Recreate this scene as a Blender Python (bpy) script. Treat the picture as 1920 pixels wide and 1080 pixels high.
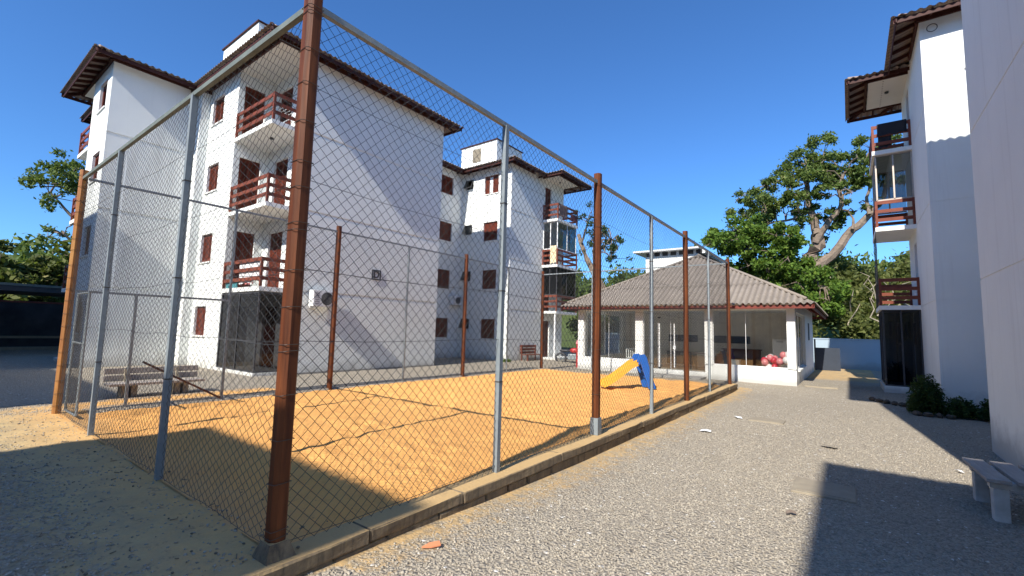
import bpy, math, random
import numpy as np
from mathutils import Vector, Matrix
random.seed(7); RNG = np.random.default_rng(7)
scene = bpy.context.scene
for o in list(bpy.data.objects): bpy.data.objects.remove(o)

# ---------------------------------------------------------------- camera
F, CX, CY, HC = 847.0, 960.0, 540.0, 1.6      # focal length in photo pixels, principal point, eye height over the kerb
_vY = np.array([1593-CX, -(636-CY), F]); _vX = -np.array([-182-CX, -(589-CY), F])
_Y = _vY/np.linalg.norm(_vY); _X = _vX-_Y*(_vX@_Y); _X /= np.linalg.norm(_X)
_Z = np.cross(_X, _Y); _Z = -_Z if _Z[1] < 0 else _Z
ROT = np.array([_X, _Y, _Z])
CAM = np.array([3.27, -1.69, HC])
cd = bpy.data.cameras.new('camera'); cam = bpy.data.objects.new('camera', cd); scene.collection.objects.link(cam)
cd.sensor_width = 36; cd.lens = F/1920*36; cd.clip_start = 0.05; cd.clip_end = 3000
_r, _u, _f = ROT[:, 0], ROT[:, 1], ROT[:, 2]
cam.matrix_world = Matrix(((_r[0], _u[0], -_f[0], CAM[0]), (_r[1], _u[1], -_f[1], CAM[1]), (_r[2], _u[2], -_f[2], CAM[2]), (0, 0, 0, 1)))
scene.camera = cam

# ---------------------------------------------------------------- sky, sun, exposure
SUN = Vector((0.125, -1.27, 1.0)).normalized()
el = math.asin(SUN.z); az = math.atan2(SUN.x, SUN.y)
world = bpy.data.worlds.new('World'); scene.world = world; world.use_nodes = True
wn = world.node_tree; bg = wn.nodes['Background']
sky = wn.nodes.new('ShaderNodeTexSky'); sky.sky_type = 'NISHITA'; sky.sun_disc = False
sky.sun_elevation = el; sky.sun_rotation = az; sky.altitude = 300
sky.air_density = 1.0; sky.dust_density = 0.15; sky.ozone_density = 3.0
tint = wn.nodes.new('ShaderNodeMix'); tint.data_type = 'RGBA'; tint.blend_type = 'MULTIPLY'; tint.inputs[0].default_value = 1.0
tint.inputs[7].default_value = (0.37, 0.64, 0.93, 1)          # clear deep-blue winter air, the same over the whole sky
wn.links.new(sky.outputs[0], tint.inputs[6]); wn.links.new(tint.outputs[2], bg.inputs[0]); bg.inputs[1].default_value = 0.132
sl = bpy.data.lights.new('sun', 'SUN'); sl.energy = 4.6; sl.angle = math.radians(0.5); sl.color = (1.0, 0.95, 0.86)
so = bpy.data.objects.new('sun', sl); scene.collection.objects.link(so)
so.rotation_euler = (-SUN).to_track_quat('-Z', 'Y').to_euler(); so.location = (0, -20, 30)
vs = scene.view_settings; vs.view_transform = 'Standard'; vs.look = 'None'; vs.exposure = 0.75; vs.gamma = 1
scene.render.engine = 'CYCLES'

# ---------------------------------------------------------------- helpers
COL = scene.collection
def ray(u, v): return ROT @ np.array([u-CX, -(v-CY), F])
def on_z(u, v, z=0.0): d = ray(u, v); return CAM+d*((z-CAM[2])/d[2])
def on_y(u, v, y): d = ray(u, v); return CAM+d*((y-CAM[1])/d[1])
def on_x(u, v, x): d = ray(u, v); return CAM+d*((x-CAM[0])/d[0])

def mesh_np(name, V, Fq):
    V = np.asarray(V, np.float32); Fq = np.asarray(Fq, np.int32); k = Fq.shape[1]; n = len(Fq)
    me = bpy.data.meshes.new(name); me.vertices.add(len(V)); me.vertices.foreach_set('co', V.ravel())
    me.loops.add(n*k); me.loops.foreach_set('vertex_index', Fq.ravel())
    me.polygons.add(n); me.polygons.foreach_set('loop_start', np.arange(0, n*k, k, dtype=np.int32))
    me.update(calc_edges=True); me.validate(); return me

def face_attr(me, name, vals):
    a = me.attributes.new(name, 'FLOAT', 'FACE'); a.data.foreach_set('value', np.asarray(vals, np.float32))
def vert_attr(me, name, vals):
    a = me.attributes.new(name, 'FLOAT', 'POINT'); a.data.foreach_set('value', np.asarray(vals, np.float32))

def link(name, me, mat=None, parent=None):
    o = bpy.data.objects.new(name, me); COL.objects.link(o)
    if mat is not None and me is not None and not me.materials: me.materials.append(mat)
    if parent is not None: o.parent = parent
    return o

def tag(o, label=None, cat=None, group=None, kind=None):
    if label: o['label'] = label
    if cat: o['category'] = cat
    if group: o['group'] = group
    if kind: o['kind'] = kind
    return o

def thing(name, label, cat, loc=(0, 0, 0), rz=0, group=None):
    o = bpy.data.objects.new(name, None); COL.objects.link(o); o.location = loc; o.rotation_euler = (0, 0, rz)
    o.empty_display_size = 0.2
    return tag(o, label, cat, group)

class MB:
    def __init__(s): s.v = []; s.f = []
    def add(s, vs_, fs):
        n = len(s.v); s.v += [tuple(p) for p in vs_]; s.f += [tuple(i+n for i in f) for f in fs]; return s
    def box(s, x0, x1, y0, y1, z0, z1):
        x0, x1 = min(x0, x1), max(x0, x1); y0, y1 = min(y0, y1), max(y0, y1); z0, z1 = min(z0, z1), max(z0, z1)
        return s.add([(x0,y0,z0),(x1,y0,z0),(x1,y1,z0),(x0,y1,z0),(x0,y0,z1),(x1,y0,z1),(x1,y1,z1),(x0,y1,z1)],
                     [(3,2,1,0),(4,5,6,7),(0,1,5,4),(1,2,6,5),(2,3,7,6),(3,0,4,7)])
    def bar(s, p, q, w, h, up=(0, 0, 1)):
        p, q = Vector(p), Vector(q); d = (q-p).normalized(); up = Vector(up)
        if abs(d.dot(up)) > 0.98: up = Vector((0, 1, 0))
        a = d.cross(up).normalized()*(w/2); b = a.cross(d).normalized()*(h/2)
        return s.add([p-a-b, p+a-b, p+a+b, p-a+b, q-a-b, q+a-b, q+a+b, q-a+b],
                     [(3,2,1,0),(4,5,6,7),(0,1,5,4),(1,2,6,5),(2,3,7,6),(3,0,4,7)])
    def tube(s, pts, r, n=8, cap=True):
        pts = [Vector(p) for p in pts]; rs = r if isinstance(r, (list, tuple)) else [r]*len(pts)
        rings = []; base = len(s.v)
        for i, p in enumerate(pts):
            d = (pts[min(i+1, len(pts)-1)]-pts[max(i-1, 0)]).normalized()
            up = Vector((0, 0, 1)) if abs(d.z) < 0.9 else Vector((0, 1, 0))
            a = d.cross(up).normalized(); b = a.cross(d).normalized()
            for k in range(n):
                t = 2*math.pi*k/n; s.v.append(tuple(p+(a*math.cos(t)+b*math.sin(t))*rs[i]))
        for i in range(len(pts)-1):
            for k in range(n):
                k2 = (k+1) % n
                s.f.append((base+i*n+k, base+i*n+k2, base+(i+1)*n+k2, base+(i+1)*n+k))
        if cap:
            s.f.append(tuple(base+k for k in range(n))[::-1]); s.f.append(tuple(base+(len(pts)-1)*n+k for k in range(n)))
        return s
    def prism(s, poly, z0, z1):
        n = len(poly)
        return s.add([(x, y, z0) for x, y in poly]+[(x, y, z1) for x, y in poly],
                     [tuple(range(n))[::-1], tuple(range(n, 2*n))]+[(i, (i+1) % n, n+(i+1) % n, n+i) for i in range(n)])
    def ball(s, c, r, n=10, m=7, sq=(1, 1, 1)):
        base = len(s.v); c = Vector(c)
        for j in range(m+1):
            ph = math.pi*j/m
            for k in range(n):
                t = 2*math.pi*k/n
                s.v.append((c.x+r*sq[0]*math.sin(ph)*math.cos(t), c.y+r*sq[1]*math.sin(ph)*math.sin(t), c.z+r*sq[2]*math.cos(ph)))
        for j in range(m):
            for k in range(n):
                k2 = (k+1) % n; s.f.append((base+j*n+k, base+(j+1)*n+k, base+(j+1)*n+k2, base+j*n+k2))
        return s
    def mesh(s, name, smooth=False):
        me = bpy.data.meshes.new(name); me.from_pydata(s.v, [], s.f); me.validate(); me.update()
        if smooth: me.polygons.foreach_set('use_smooth', [True]*len(me.polygons))
        return me
    def build(s, name, mat, parent=None, smooth=False, bevel=0):
        o = link(name, s.mesh(name, smooth), mat, parent)
        if bevel:
            m = o.modifiers.new('bevel', 'BEVEL'); m.width = bevel; m.segments = 2; m.limit_method = 'ANGLE'
        return o

# ---------------------------------------------------------------- materials
def newmat(name):
    m = bpy.data.materials.new(name); m.use_nodes = True
    nt = m.node_tree; b = nt.nodes['Principled BSDF']; return m, nt, b
def node(nt, typ, **kw):
    n = nt.nodes.new(typ)
    for k, v in kw.items():
        if isinstance(k, str) and k in ('operation', 'blend_type', 'data_type', 'feature', 'attribute_name', 'attribute_type', 'distance', 'interpolation'): setattr(n, k, v)
        else: n.inputs[k.replace('_', ' ')].default_value = v
    return n
def mixc(nt, fac, a, b, blend='MIX'):
    n = nt.nodes.new('ShaderNodeMix'); n.data_type = 'RGBA'; n.blend_type = blend
    for sock, v in ((n.inputs[0], fac), (n.inputs[6], a), (n.inputs[7], b)):
        if isinstance(v, (int, float)): sock.default_value = v
        elif isinstance(v, tuple): sock.default_value = v if len(v) == 4 else (*v, 1)
        else: nt.links.new(v, sock)
    return n.outputs[2]
def math_(nt, op, a, b=None, c=None):
    n = nt.nodes.new('ShaderNodeMath'); n.operation = op; n.use_clamp = False
    for i, v in enumerate((a, b, c)):
        if v is None: continue
        if isinstance(v, (int, float)): n.inputs[i].default_value = v
        else: nt.links.new(v, n.inputs[i])
    return n.outputs[0]
def ramp(nt, fac, lo, hi, a=0.0, b=1.0):
    n = nt.nodes.new('ShaderNodeMapRange'); n.clamp = True
    nt.links.new(fac, n.inputs[0]); n.inputs[1].default_value = lo; n.inputs[2].default_value = hi
    n.inputs[3].default_value = a; n.inputs[4].default_value = b; return n.outputs[0]
def coords(nt, kind='Object', scale=(1, 1, 1), rnd=False):
    if kind == 'World': c = nt.nodes.new('ShaderNodeNewGeometry').outputs['Position']
    else: c = nt.nodes.new('ShaderNodeTexCoord').outputs[kind]
    mp = nt.nodes.new('ShaderNodeMapping'); mp.inputs['Scale'].default_value = scale; nt.links.new(c, mp.inputs[0])
    if rnd:
        oi = nt.nodes.new('ShaderNodeObjectInfo'); cb = nt.nodes.new('ShaderNodeCombineXYZ')
        r = math_(nt, 'MULTIPLY', oi.outputs['Random'], 37.0)
        for i in range(3): nt.links.new(r, cb.inputs[i])
        nt.links.new(cb.outputs[0], mp.inputs['Location'])
    return mp.outputs[0]
def noise(nt, vec, scale, detail=4, rough=0.6):
    n = nt.nodes.new('ShaderNodeTexNoise'); nt.links.new(vec, n.inputs['Vector'])
    n.inputs['Scale'].default_value = scale; n.inputs['Detail'].default_value = detail; n.inputs['Roughness'].default_value = rough
    return n.outputs[0]
def bump(nt, b, h, dist, strength=1.0):
    n = nt.nodes.new('ShaderNodeBump'); n.inputs['Distance'].default_value = dist; n.inputs['Strength'].default_value = strength
    nt.links.new(h, n.inputs['Height']); nt.links.new(n.outputs[0], b.inputs['Normal'])
def simple(name, c1, c2=None, scale=3, rough=0.7, metal=0, bmp=0, bscale=40, sc=(1, 1, 1), kind='Object', rnd=True, spec=None, detail=4):
    m, nt, b = newmat(name); c2 = c2 or tuple(x*0.8 for x in c1)
    v = coords(nt, kind, sc, rnd and kind == 'Object')
    nz = ramp(nt, noise(nt, v, scale, detail), 0.3, 0.7)
    nt.links.new(mixc(nt, nz, c1, c2), b.inputs['Base Color'])
    b.inputs['Roughness'].default_value = rough; b.inputs['Metallic'].default_value = metal
    if spec is not None: b.inputs['Specular IOR Level'].default_value = spec
    if bmp: bump(nt, b, noise(nt, v, bscale, 3), bmp)
    return m

def mk_stucco(name, base, grime=(0.24, 0.22, 0.19), gz=0.5):
    m, nt, b = newmat(name); v = coords(nt, 'World')
    n1 = noise(nt, v, 0.7, 5, 0.6)
    c = mixc(nt, ramp(nt, n1, 0.3, 0.72), base, tuple(x*0.93 for x in base))
    vst = coords(nt, 'World', (3.2, 3.2, 0.12)); st = ramp(nt, noise(nt, vst, 1.6, 4, 0.7), 0.55, 0.8)
    c = mixc(nt, math_(nt, 'MULTIPLY', st, 0.30), c, (0.50, 0.485, 0.45))
    g = nt.nodes.new('ShaderNodeNewGeometry'); sx = nt.nodes.new('ShaderNodeSeparateXYZ'); nt.links.new(g.outputs['Position'], sx.inputs[0])
    hgt = math_(nt, 'SUBTRACT', math_(nt, 'ADD', math_(nt, 'MULTIPLY', noise(nt, v, 1.1, 6, 0.7), gz*2.2), -gz*0.35), sx.outputs[2])
    gr = ramp(nt, hgt, 0.0, gz*0.8)
    c = mixc(nt, math_(nt, 'MULTIPLY', gr, 0.55), c, grime)
    nt.links.new(c, b.inputs['Base Color']); b.inputs['Roughness'].default_value = 0.9
    b.inputs['Specular IOR Level'].default_value = 0.2
    h = math_(nt, 'ADD', noise(nt, v, 55, 4, 0.7), math_(nt, 'MULTIPLY', noise(nt, v, 2.2, 3), 0.8))
    bump(nt, b, h, 0.012, 0.55); return m
STUCCO = mk_stucco('white_stucco', (0.80, 0.815, 0.78))
STUCCO2 = mk_stucco('white_plain_render', (0.80, 0.80, 0.755), gz=0.25)
BLUEW = mk_stucco('pale_blue_render', (0.36, 0.44, 0.50), gz=0.4)
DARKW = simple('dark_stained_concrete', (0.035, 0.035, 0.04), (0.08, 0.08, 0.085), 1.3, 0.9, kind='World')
CEIL = simple('painted_soffit', (0.70, 0.67, 0.60), (0.66, 0.63, 0.56), 2, 0.9, kind='World')

def mk_wood(name, ca, cb, sc=(14, 14, 0.8), rough=0.55, cw=None):
    m, nt, b = newmat(name); v = coords(nt, 'Object', sc, True)
    n1 = noise(nt, v, 1.2, 6, 0.65); c = mixc(nt, ramp(nt, n1, 0.32, 0.7), ca, cb)
    v2 = coords(nt, 'Object', (1, 1, 1), True); n2 = ramp(nt, noise(nt, v2, 1.7, 4, 0.7), 0.5, 0.75)
    c = mixc(nt, math_(nt, 'MULTIPLY', n2, 0.5), c, cw or tuple(x*0.45 for x in ca))
    nt.links.new(c, b.inputs['Base Color']); b.inputs['Roughness'].default_value = rough; b.inputs['Specular IOR Level'].default_value = 0.22
    bump(nt, b, n1, 0.006, 0.6); return m
POSTW = mk_wood('red_brown_post_wood', (0.165, 0.050, 0.016), (0.055, 0.015, 0.006))
RAILW = mk_wood('red_brown_rail_wood', (0.215, 0.058, 0.032), (0.14, 0.037, 0.022), (2, 2, 12))
SHUTW = mk_wood('shutter_wood', (0.155, 0.036, 0.020), (0.10, 0.023, 0.013), (10, 10, 1.5), 0.5)
EAVEW = mk_wood('dark_eave_wood', (0.07, 0.023, 0.017), (0.042, 0.014, 0.011), (3, 3, 3), 0.6)
BENCHW = mk_wood('weathered_bench_wood', (0.42, 0.37, 0.32), (0.30, 0.26, 0.23), (16, 1, 16), 0.8)
YELW = mk_wood('yellowed_post_wood', (0.40, 0.20, 0.06), (0.22, 0.07, 0.03), (14, 14, 0.8))
BRACKW = mk_wood('furniture_wood', (0.12, 0.05, 0.028), (0.08, 0.03, 0.018), (6, 6, 2))
GALV = simple('galvanised_steel', (0.25, 0.28, 0.29), (0.18, 0.21, 0.23), 9, 0.5, 0.1)
GALVD = simple('dull_galvanised_rail', (0.17, 0.195, 0.17), (0.12, 0.14, 0.125), 6, 0.55, 0.1)
WIRE = simple('chain_link_wire', (0.048, 0.05, 0.05), (0.028, 0.03, 0.03), 5, 0.6, 0.0)
TIEW = simple('tie_wire', (0.10, 0.08, 0.065), (0.06, 0.05, 0.04), 5, 0.5, 0.4)
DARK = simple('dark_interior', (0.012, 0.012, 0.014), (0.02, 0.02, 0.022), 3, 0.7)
WHITE = simple('white_paint', (0.80, 0.80, 0.79), (0.74, 0.74, 0.73), 4, 0.5)
WPLAST = simple('white_plastic', (0.78, 0.78, 0.77), (0.72, 0.72, 0.70), 4, 0.35)
DPLAST = simple('dark_grey_plastic', (0.05, 0.05, 0.055), (0.03, 0.03, 0.035), 4, 0.5)
CONC = simple('grey_concrete', (0.34, 0.32, 0.29), (0.22, 0.21, 0.19), 4, 0.92, bmp=0.006, bscale=60, kind='World', detail=8)
SLABC = simple('gravelly_concrete_slab', (0.33, 0.28, 0.20), (0.25, 0.21, 0.155), 6, 0.95, bmp=0.004, bscale=90, kind='World', detail=8)

def mk_kerb():
    m, nt, b = newmat('mossy_concrete_block'); v = coords(nt, 'World')
    n1 = noise(nt, v, 6, 8, 0.7); c = mixc(nt, ramp(nt, n1, 0.3, 0.7), (0.27, 0.20, 0.12), (0.12, 0.088, 0.056))
    vst = coords(nt, 'World', (9, 9, 0.8)); st = ramp(nt, noise(nt, vst, 2, 4, 0.7), 0.5, 0.68)
    c = mixc(nt, math_(nt, 'MULTIPLY', st, 0.7), c, (0.05, 0.045, 0.035))
    vst2 = coords(nt, 'World', (14, 14, 1.0)); st2 = ramp(nt, noise(nt, vst2, 2, 3, 0.7), 0.58, 0.75)
    c = mixc(nt, math_(nt, 'MULTIPLY', st2, 0.55), c, (0.33, 0.25, 0.10))
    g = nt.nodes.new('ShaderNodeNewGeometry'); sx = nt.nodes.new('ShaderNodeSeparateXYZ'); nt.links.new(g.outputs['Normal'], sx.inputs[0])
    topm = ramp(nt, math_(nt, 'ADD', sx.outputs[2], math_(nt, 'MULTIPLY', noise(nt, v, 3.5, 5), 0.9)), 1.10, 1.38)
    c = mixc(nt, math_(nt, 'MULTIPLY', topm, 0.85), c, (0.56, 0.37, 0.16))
    nt.links.new(c, b.inputs['Base Color']); b.inputs['Roughness'].default_value = 0.95
    bump(nt, b, math_(nt, 'ADD', n1, noise(nt, v, 45, 3)), 0.012, 0.8); return m
KERB = mk_kerb()

def mk_sand():
    m, nt, b = newmat('orange_sand'); v = coords(nt, 'World')
    n1 = noise(nt, v, 0.9, 6, 0.65); n2 = noise(nt, v, 9, 5, 0.7)
    c = mixc(nt, ramp(nt, n1, 0.32, 0.68), (0.81, 0.415, 0.13), (0.74, 0.365, 0.112))
    c = mixc(nt, math_(nt, 'MULTIPLY', ramp(nt, n2, 0.5, 0.75), 0.35), c, (0.42, 0.22, 0.085))
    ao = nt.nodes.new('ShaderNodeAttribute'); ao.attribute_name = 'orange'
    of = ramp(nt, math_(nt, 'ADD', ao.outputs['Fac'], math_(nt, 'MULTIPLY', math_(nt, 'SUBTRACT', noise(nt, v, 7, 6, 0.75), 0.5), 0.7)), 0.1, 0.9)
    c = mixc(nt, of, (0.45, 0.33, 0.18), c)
    vo = nt.nodes.new('ShaderNodeTexVoronoi'); vo.inputs['Scale'].default_value = 7.0; nt.links.new(v, vo.inputs['Vector'])
    spk = ramp(nt, vo.outputs['Distance'], 0.05, 0.09, 1, 0)
    nt.links.new(mixc(nt, math_(nt, 'MULTIPLY', spk, 0.5), c, (0.20, 0.11, 0.05)), b.inputs['Base Color'])
    b.inputs['Roughness'].default_value = 0.98; b.inputs['Specular IOR Level'].default_value = 0.1
    h = math_(nt, 'ADD', noise(nt, v, 160, 3, 0.7), math_(nt, 'MULTIPLY', noise(nt, v, 22, 4, 0.65), 3.0))
    bump(nt, b, h, 0.007, 0.6); return m
SAND = mk_sand()

def mk_ground():
    m, nt, b = newmat('gravel_ground'); v = coords(nt, 'World')
    vo = nt.nodes.new('ShaderNodeTexVoronoi'); vo.inputs['Scale'].default_value = 34; nt.links.new(v, vo.inputs['Vector'])
    sep = nt.nodes.new('ShaderNodeSeparateColor'); nt.links.new(vo.outputs['Color'], sep.inputs[0])
    c = mixc(nt, sep.outputs[0], (0.31, 0.268, 0.208), (0.41, 0.362, 0.288))
    c = mixc(nt, ramp(nt, vo.outputs['Distance'], 0.45, 0.8), c, (0.24, 0.205, 0.16))
    c = mixc(nt, ramp(nt, sep.outputs[1], 0.990, 0.996), c, (0.70, 0.67, 0.62))
    n1 = noise(nt, v, 0.6, 5); c = mixc(nt, math_(nt, 'MULTIPLY', ramp(nt, n1, 0.45, 0.7), 0.3), c, (0.40, 0.34, 0.25))
    at = nt.nodes.new('ShaderNodeAttribute'); at.attribute_name = 'sandy'
    n2 = noise(nt, v, 7, 6, 0.75)
    sm = ramp(nt, math_(nt, 'ADD', at.outputs['Fac'], math_(nt, 'MULTIPLY', math_(nt, 'SUBTRACT', n2, 0.5), 1.6)), 0.35, 0.75)
    cs = mixc(nt, ramp(nt, noise(nt, v, 2.5, 6), 0.35, 0.65), (0.50, 0.37, 0.19), (0.38, 0.29, 0.165))
    ao = nt.nodes.new('ShaderNodeAttribute'); ao.attribute_name = 'orange'
    of = ramp(nt, math_(nt, 'ADD', ao.outputs['Fac'], math_(nt, 'MULTIPLY', math_(nt, 'SUBTRACT', n2, 0.5), 0.7)), 0.1, 0.9)
    cs = mixc(nt, of, cs, (0.74, 0.395, 0.125))
    cs = mixc(nt, math_(nt, 'MULTIPLY', ramp(nt, noise(nt, v, 5.5, 8, 0.8), 0.56, 0.66), 0.75), cs, (0.15, 0.12, 0.085))
    c = mixc(nt, sm, c, cs)
    at2 = nt.nodes.new('ShaderNodeAttribute'); at2.attribute_name = 'green'
    c = mixc(nt, ramp(nt, math_(nt, 'ADD', at2.outputs['Fac'], math_(nt, 'MULTIPLY', math_(nt, 'SUBTRACT', n2, 0.5), 0.8)), 0.3, 0.7), c, (0.09, 0.12, 0.035))
    nt.links.new(c, b.inputs['Base Color']); b.inputs['Roughness'].default_value = 0.95; b.inputs['Specular IOR Level'].default_value = 0.15
    h = math_(nt, 'ADD', math_(nt, 'MULTIPLY', math_(nt, 'MULTIPLY', vo.outputs['Distance'], -1.0), math_(nt, 'SUBTRACT', 1.0, math_(nt, 'MULTIPLY', sm, 0.85))), math_(nt, 'MULTIPLY', noise(nt, v, 40, 3), 0.35))
    bump(nt, b, h, 0.022, 0.9); return m
GROUND = mk_ground()

def mk_attr(name, cols, rough=0.9, attr='rnd', trans=0.0):
    m, nt, b = newmat(name); at = nt.nodes.new('ShaderNodeAttribute'); at.attribute_name = attr
    cr = nt.nodes.new('ShaderNodeValToRGB'); e = cr.color_ramp.elements
    while len(e) < len(cols): e.new(0.5)
    for i, (p, c) in enumerate(cols): e[i].position = p; e[i].color = (*c, 1)
    nt.links.new(at.outputs['Fac'], cr.inputs[0]); nt.links.new(cr.outputs[0], b.inputs['Base Color'])
    b.inputs['Roughness'].default_value = rough; b.inputs['Specular IOR Level'].default_value = 0.2
    if trans:
        out = nt.nodes['Material Output']; t = nt.nodes.new('ShaderNodeBsdfTranslucent'); ms = nt.nodes.new('ShaderNodeMixShader')
        nt.links.new(mixc(nt, 0.6, cr.outputs[0], (0.22, 0.30, 0.03)), t.inputs[0]); ms.inputs[0].default_value = trans
        nt.links.new(b.outputs[0], ms.inputs[1]); nt.links.new(t.outputs[0], ms.inputs[2]); nt.links.new(ms.outputs[0], out.inputs[0])
    return m
STONE = mk_attr('gravel_stone', [(0, (0.27, 0.235, 0.185)), (0.45, (0.36, 0.315, 0.25)), (0.85, (0.42, 0.37, 0.295)), (0.993, (0.45, 0.40, 0.32)), (0.998, (0.66, 0.61, 0.52))])
LEAF_A = mk_attr('leaf_mid_green', [(0, (0.03, 0.055, 0.014)), (0.5, (0.095, 0.14, 0.032)), (0.85, (0.16, 0.205, 0.05)), (1, (0.27, 0.25, 0.09))], 0.6, trans=0.3)
LEAF_B = mk_attr('leaf_bright_green', [(0, (0.035, 0.07, 0.012)), (0.4, (0.085, 0.155, 0.024)), (0.8, (0.15, 0.24, 0.035)), (1, (0.26, 0.33, 0.06))], 0.55, trans=0.35)
LEAF_C = mk_attr('leaf_olive', [(0, (0.045, 0.055, 0.018)), (0.5, (0.105, 0.125, 0.035)), (0.9, (0.19, 0.20, 0.06)), (1, (0.30, 0.25, 0.14))], 0.65, trans=0.3)
LEAF_D = mk_attr('leaf_dark_green', [(0, (0.012, 0.028, 0.008)), (0.5, (0.03, 0.06, 0.014)), (1, (0.06, 0.10, 0.025))], 0.55, trans=0.2)
BARK = simple('lichen_bark', (0.26, 0.20, 0.15), (0.13, 0.095, 0.07), 5, 0.95, bmp=0.03, bscale=9, kind='World')
def mk_roof(name, c1, c2):
    m, nt, b = newmat(name); v = coords(nt, 'World')
    c = mixc(nt, ramp(nt, noise(nt, v, 2.0, 7, 0.7), 0.3, 0.7), c1, c2)
    c = mixc(nt, math_(nt, 'MULTIPLY', ramp(nt, noise(nt, v, 11, 5, 0.7), 0.5, 0.8), 0.5), c, tuple(x*0.45 for x in c1))
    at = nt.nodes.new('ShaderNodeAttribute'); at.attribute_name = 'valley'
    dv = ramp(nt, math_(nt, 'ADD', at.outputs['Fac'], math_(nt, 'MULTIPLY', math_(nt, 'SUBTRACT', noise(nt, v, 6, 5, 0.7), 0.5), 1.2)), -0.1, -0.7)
    c = mixc(nt, math_(nt, 'MULTIPLY', dv, 0.6), c, tuple(x*0.4 for x in c1))  # valleys painted darker: dirt, plus the line contrast of grazing sun
    nt.links.new(c, b.inputs['Base Color']); b.inputs['Roughness'].default_value = 0.95; b.inputs['Specular IOR Level'].default_value = 0.15
    bump(nt, b, noise(nt, v, 35, 4), 0.008, 0.6); return m
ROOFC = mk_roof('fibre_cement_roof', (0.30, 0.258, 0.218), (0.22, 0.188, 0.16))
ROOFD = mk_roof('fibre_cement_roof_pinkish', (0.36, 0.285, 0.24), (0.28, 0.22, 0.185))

def mk_glass(name, tint=(0.75, 0.78, 0.76), boost=0.06, ior=1.5):
    m, nt, b = newmat(name); out = nt.nodes['Material Output']; nt.nodes.remove(b)
    t = nt.nodes.new('ShaderNodeBsdfTransparent'); t.inputs[0].default_value = (*tint, 1)
    g = nt.nodes.new('ShaderNodeBsdfGlossy'); g.inputs['Roughness'].default_value = 0.01
    fr = nt.nodes.new('ShaderNodeLayerWeight'); fr.inputs[0].default_value = 0.5
    ms = nt.nodes.new('ShaderNodeMixShader'); nt.links.new(math_(nt, 'ADD', math_(nt, 'MULTIPLY', math_(nt, 'POWER', fr.outputs['Facing'], 4.0), 0.85), boost), ms.inputs[0])
    nt.links.new(t.outputs[0], ms.inputs[1]); nt.links.new(g.outputs[0], ms.inputs[2]); nt.links.new(ms.outputs[0], out.inputs[0])
    return m
GLASS = mk_glass('clear_glass', (.97, .98, .97), 0.12); GLASSD = mk_glass('smoked_glass', (0.10, 0.11, 0.12), 0.03); GLASSB = mk_glass('balcony_glass', (0.34, 0.38, 0.39), 0.12)
def plain(name, c, rough=0.6): return simple(name, c, tuple(x*0.85 for x in c), 6, rough)
YELLOW = plain('yellow_plastic', (0.80, 0.42, 0.06), 0.4); BLUEP = plain('blue_plastic', (0.02, 0.12, 0.46), 0.4)
RED = plain('red_paint', (0.45, 0.03, 0.03), 0.4); TERRA = plain('terracotta', (0.62, 0.22, 0.10), 0.85)
BLACKC = plain('black_cloth', (0.018, 0.018, 0.024), 0.9)

# ---------------------------------------------------------------- terrain heights
def vnoise(x, y, seed=0):
    xi = np.floor(x).astype(np.int64); yi = np.floor(y).astype(np.int64); xf = x-xi; yf = y-yi
    def h(a, b):
        n = (a*374761393+b*668265263+seed*974711) & 0xffffffff; n = ((n ^ (n >> 13))*1274126177) & 0xffffffff
        return ((n ^ (n >> 16)) & 0xffff)/65535.0
    u = xf*xf*(3-2*xf); w = yf*yf*(3-2*yf)
    return (h(xi, yi)*(1-u)+h(xi+1, yi)*u)*(1-w)+(h(xi, yi+1)*(1-u)+h(xi+1, yi+1)*u)*w
def fbm(x, y, o=4, seed=0):
    r = 0; a = 0.5
    for i in range(o): r = r+a*vnoise(x*2**i, y*2**i, seed+i*7); a *= 0.5
    return r
def sstep(a, b, x): t = np.clip((x-a)/(b-a), 0, 1); return t*t*(3-2*t)
def gh(x, y):
    x = np.asarray(x, float); y = np.asarray(y, float)
    dr_ = 0.14+0.10*sstep(0.0, 4.5, y); z = -dr_*sstep(-0.10, 0.16, x)                                   # the drive lies lower than the court
    south = -0.14*sstep(-0.35, 0.75, x)
    z = np.where(y < -0.35, south, z)
    z = z+(0.13*sstep(14.5, 17.3, y))*sstep(-0.1, 0.16, x)             # and rises to the clubhouse
    z = z-0.10*sstep(14.9, 15.6, y)*(1-sstep(-0.1, 0.16, x))*sstep(-9.5, -8, x)
    inside = (x > -7.45) & (x < -0.02) & (y > 0.1) & (y < 14.95)
    z = np.where(inside, z-0.25, z)
    hill = 9.0*sstep(33, 95, y)+10*sstep(-34, -90, x)
    hill = np.maximum(hill, 0)
    z = z+hill+0.018*(fbm(x*0.9, y*0.9, 3, 3)-0.45)+0.05*(fbm(x*3.1, y*3.1, 4, 13)-0.47)*(x < 0.05)*(y < 1.2)*(y > -4)
    return z
def seq(*spec):
    out = []
    for a, b, s in spec: out += list(np.arange(a, b-1e-6, s))
    out.append(spec[-1][1]); return np.array(out)
gx = seq((-600, -100, 50), (-100, -30, 5), (-30, -9, 0.5), (-9, -0.5, 0.09), (-0.5, 1.0, 0.05), (1.0, 5.4, 0.12), (5.4, 12, 0.6), (12, 60, 4), (60, 100, 10), (100, 600, 50))
gy = seq((-600, -100, 50), (-100, -30, 5), (-30, -4, 1), (-4, 0.5, 0.07), (0.5, 17.6, 0.2), (17.6, 32, 0.6), (32, 100, 3), (100, 1000, 60))
GX, GY = np.meshgrid(gx, gy); GZ = gh(GX, GY)
nx, ny = len(gx), len(gy)
ii = (np.arange(ny-1)[:, None]*nx+np.arange(nx-1)[None, :]).ravel()
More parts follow.
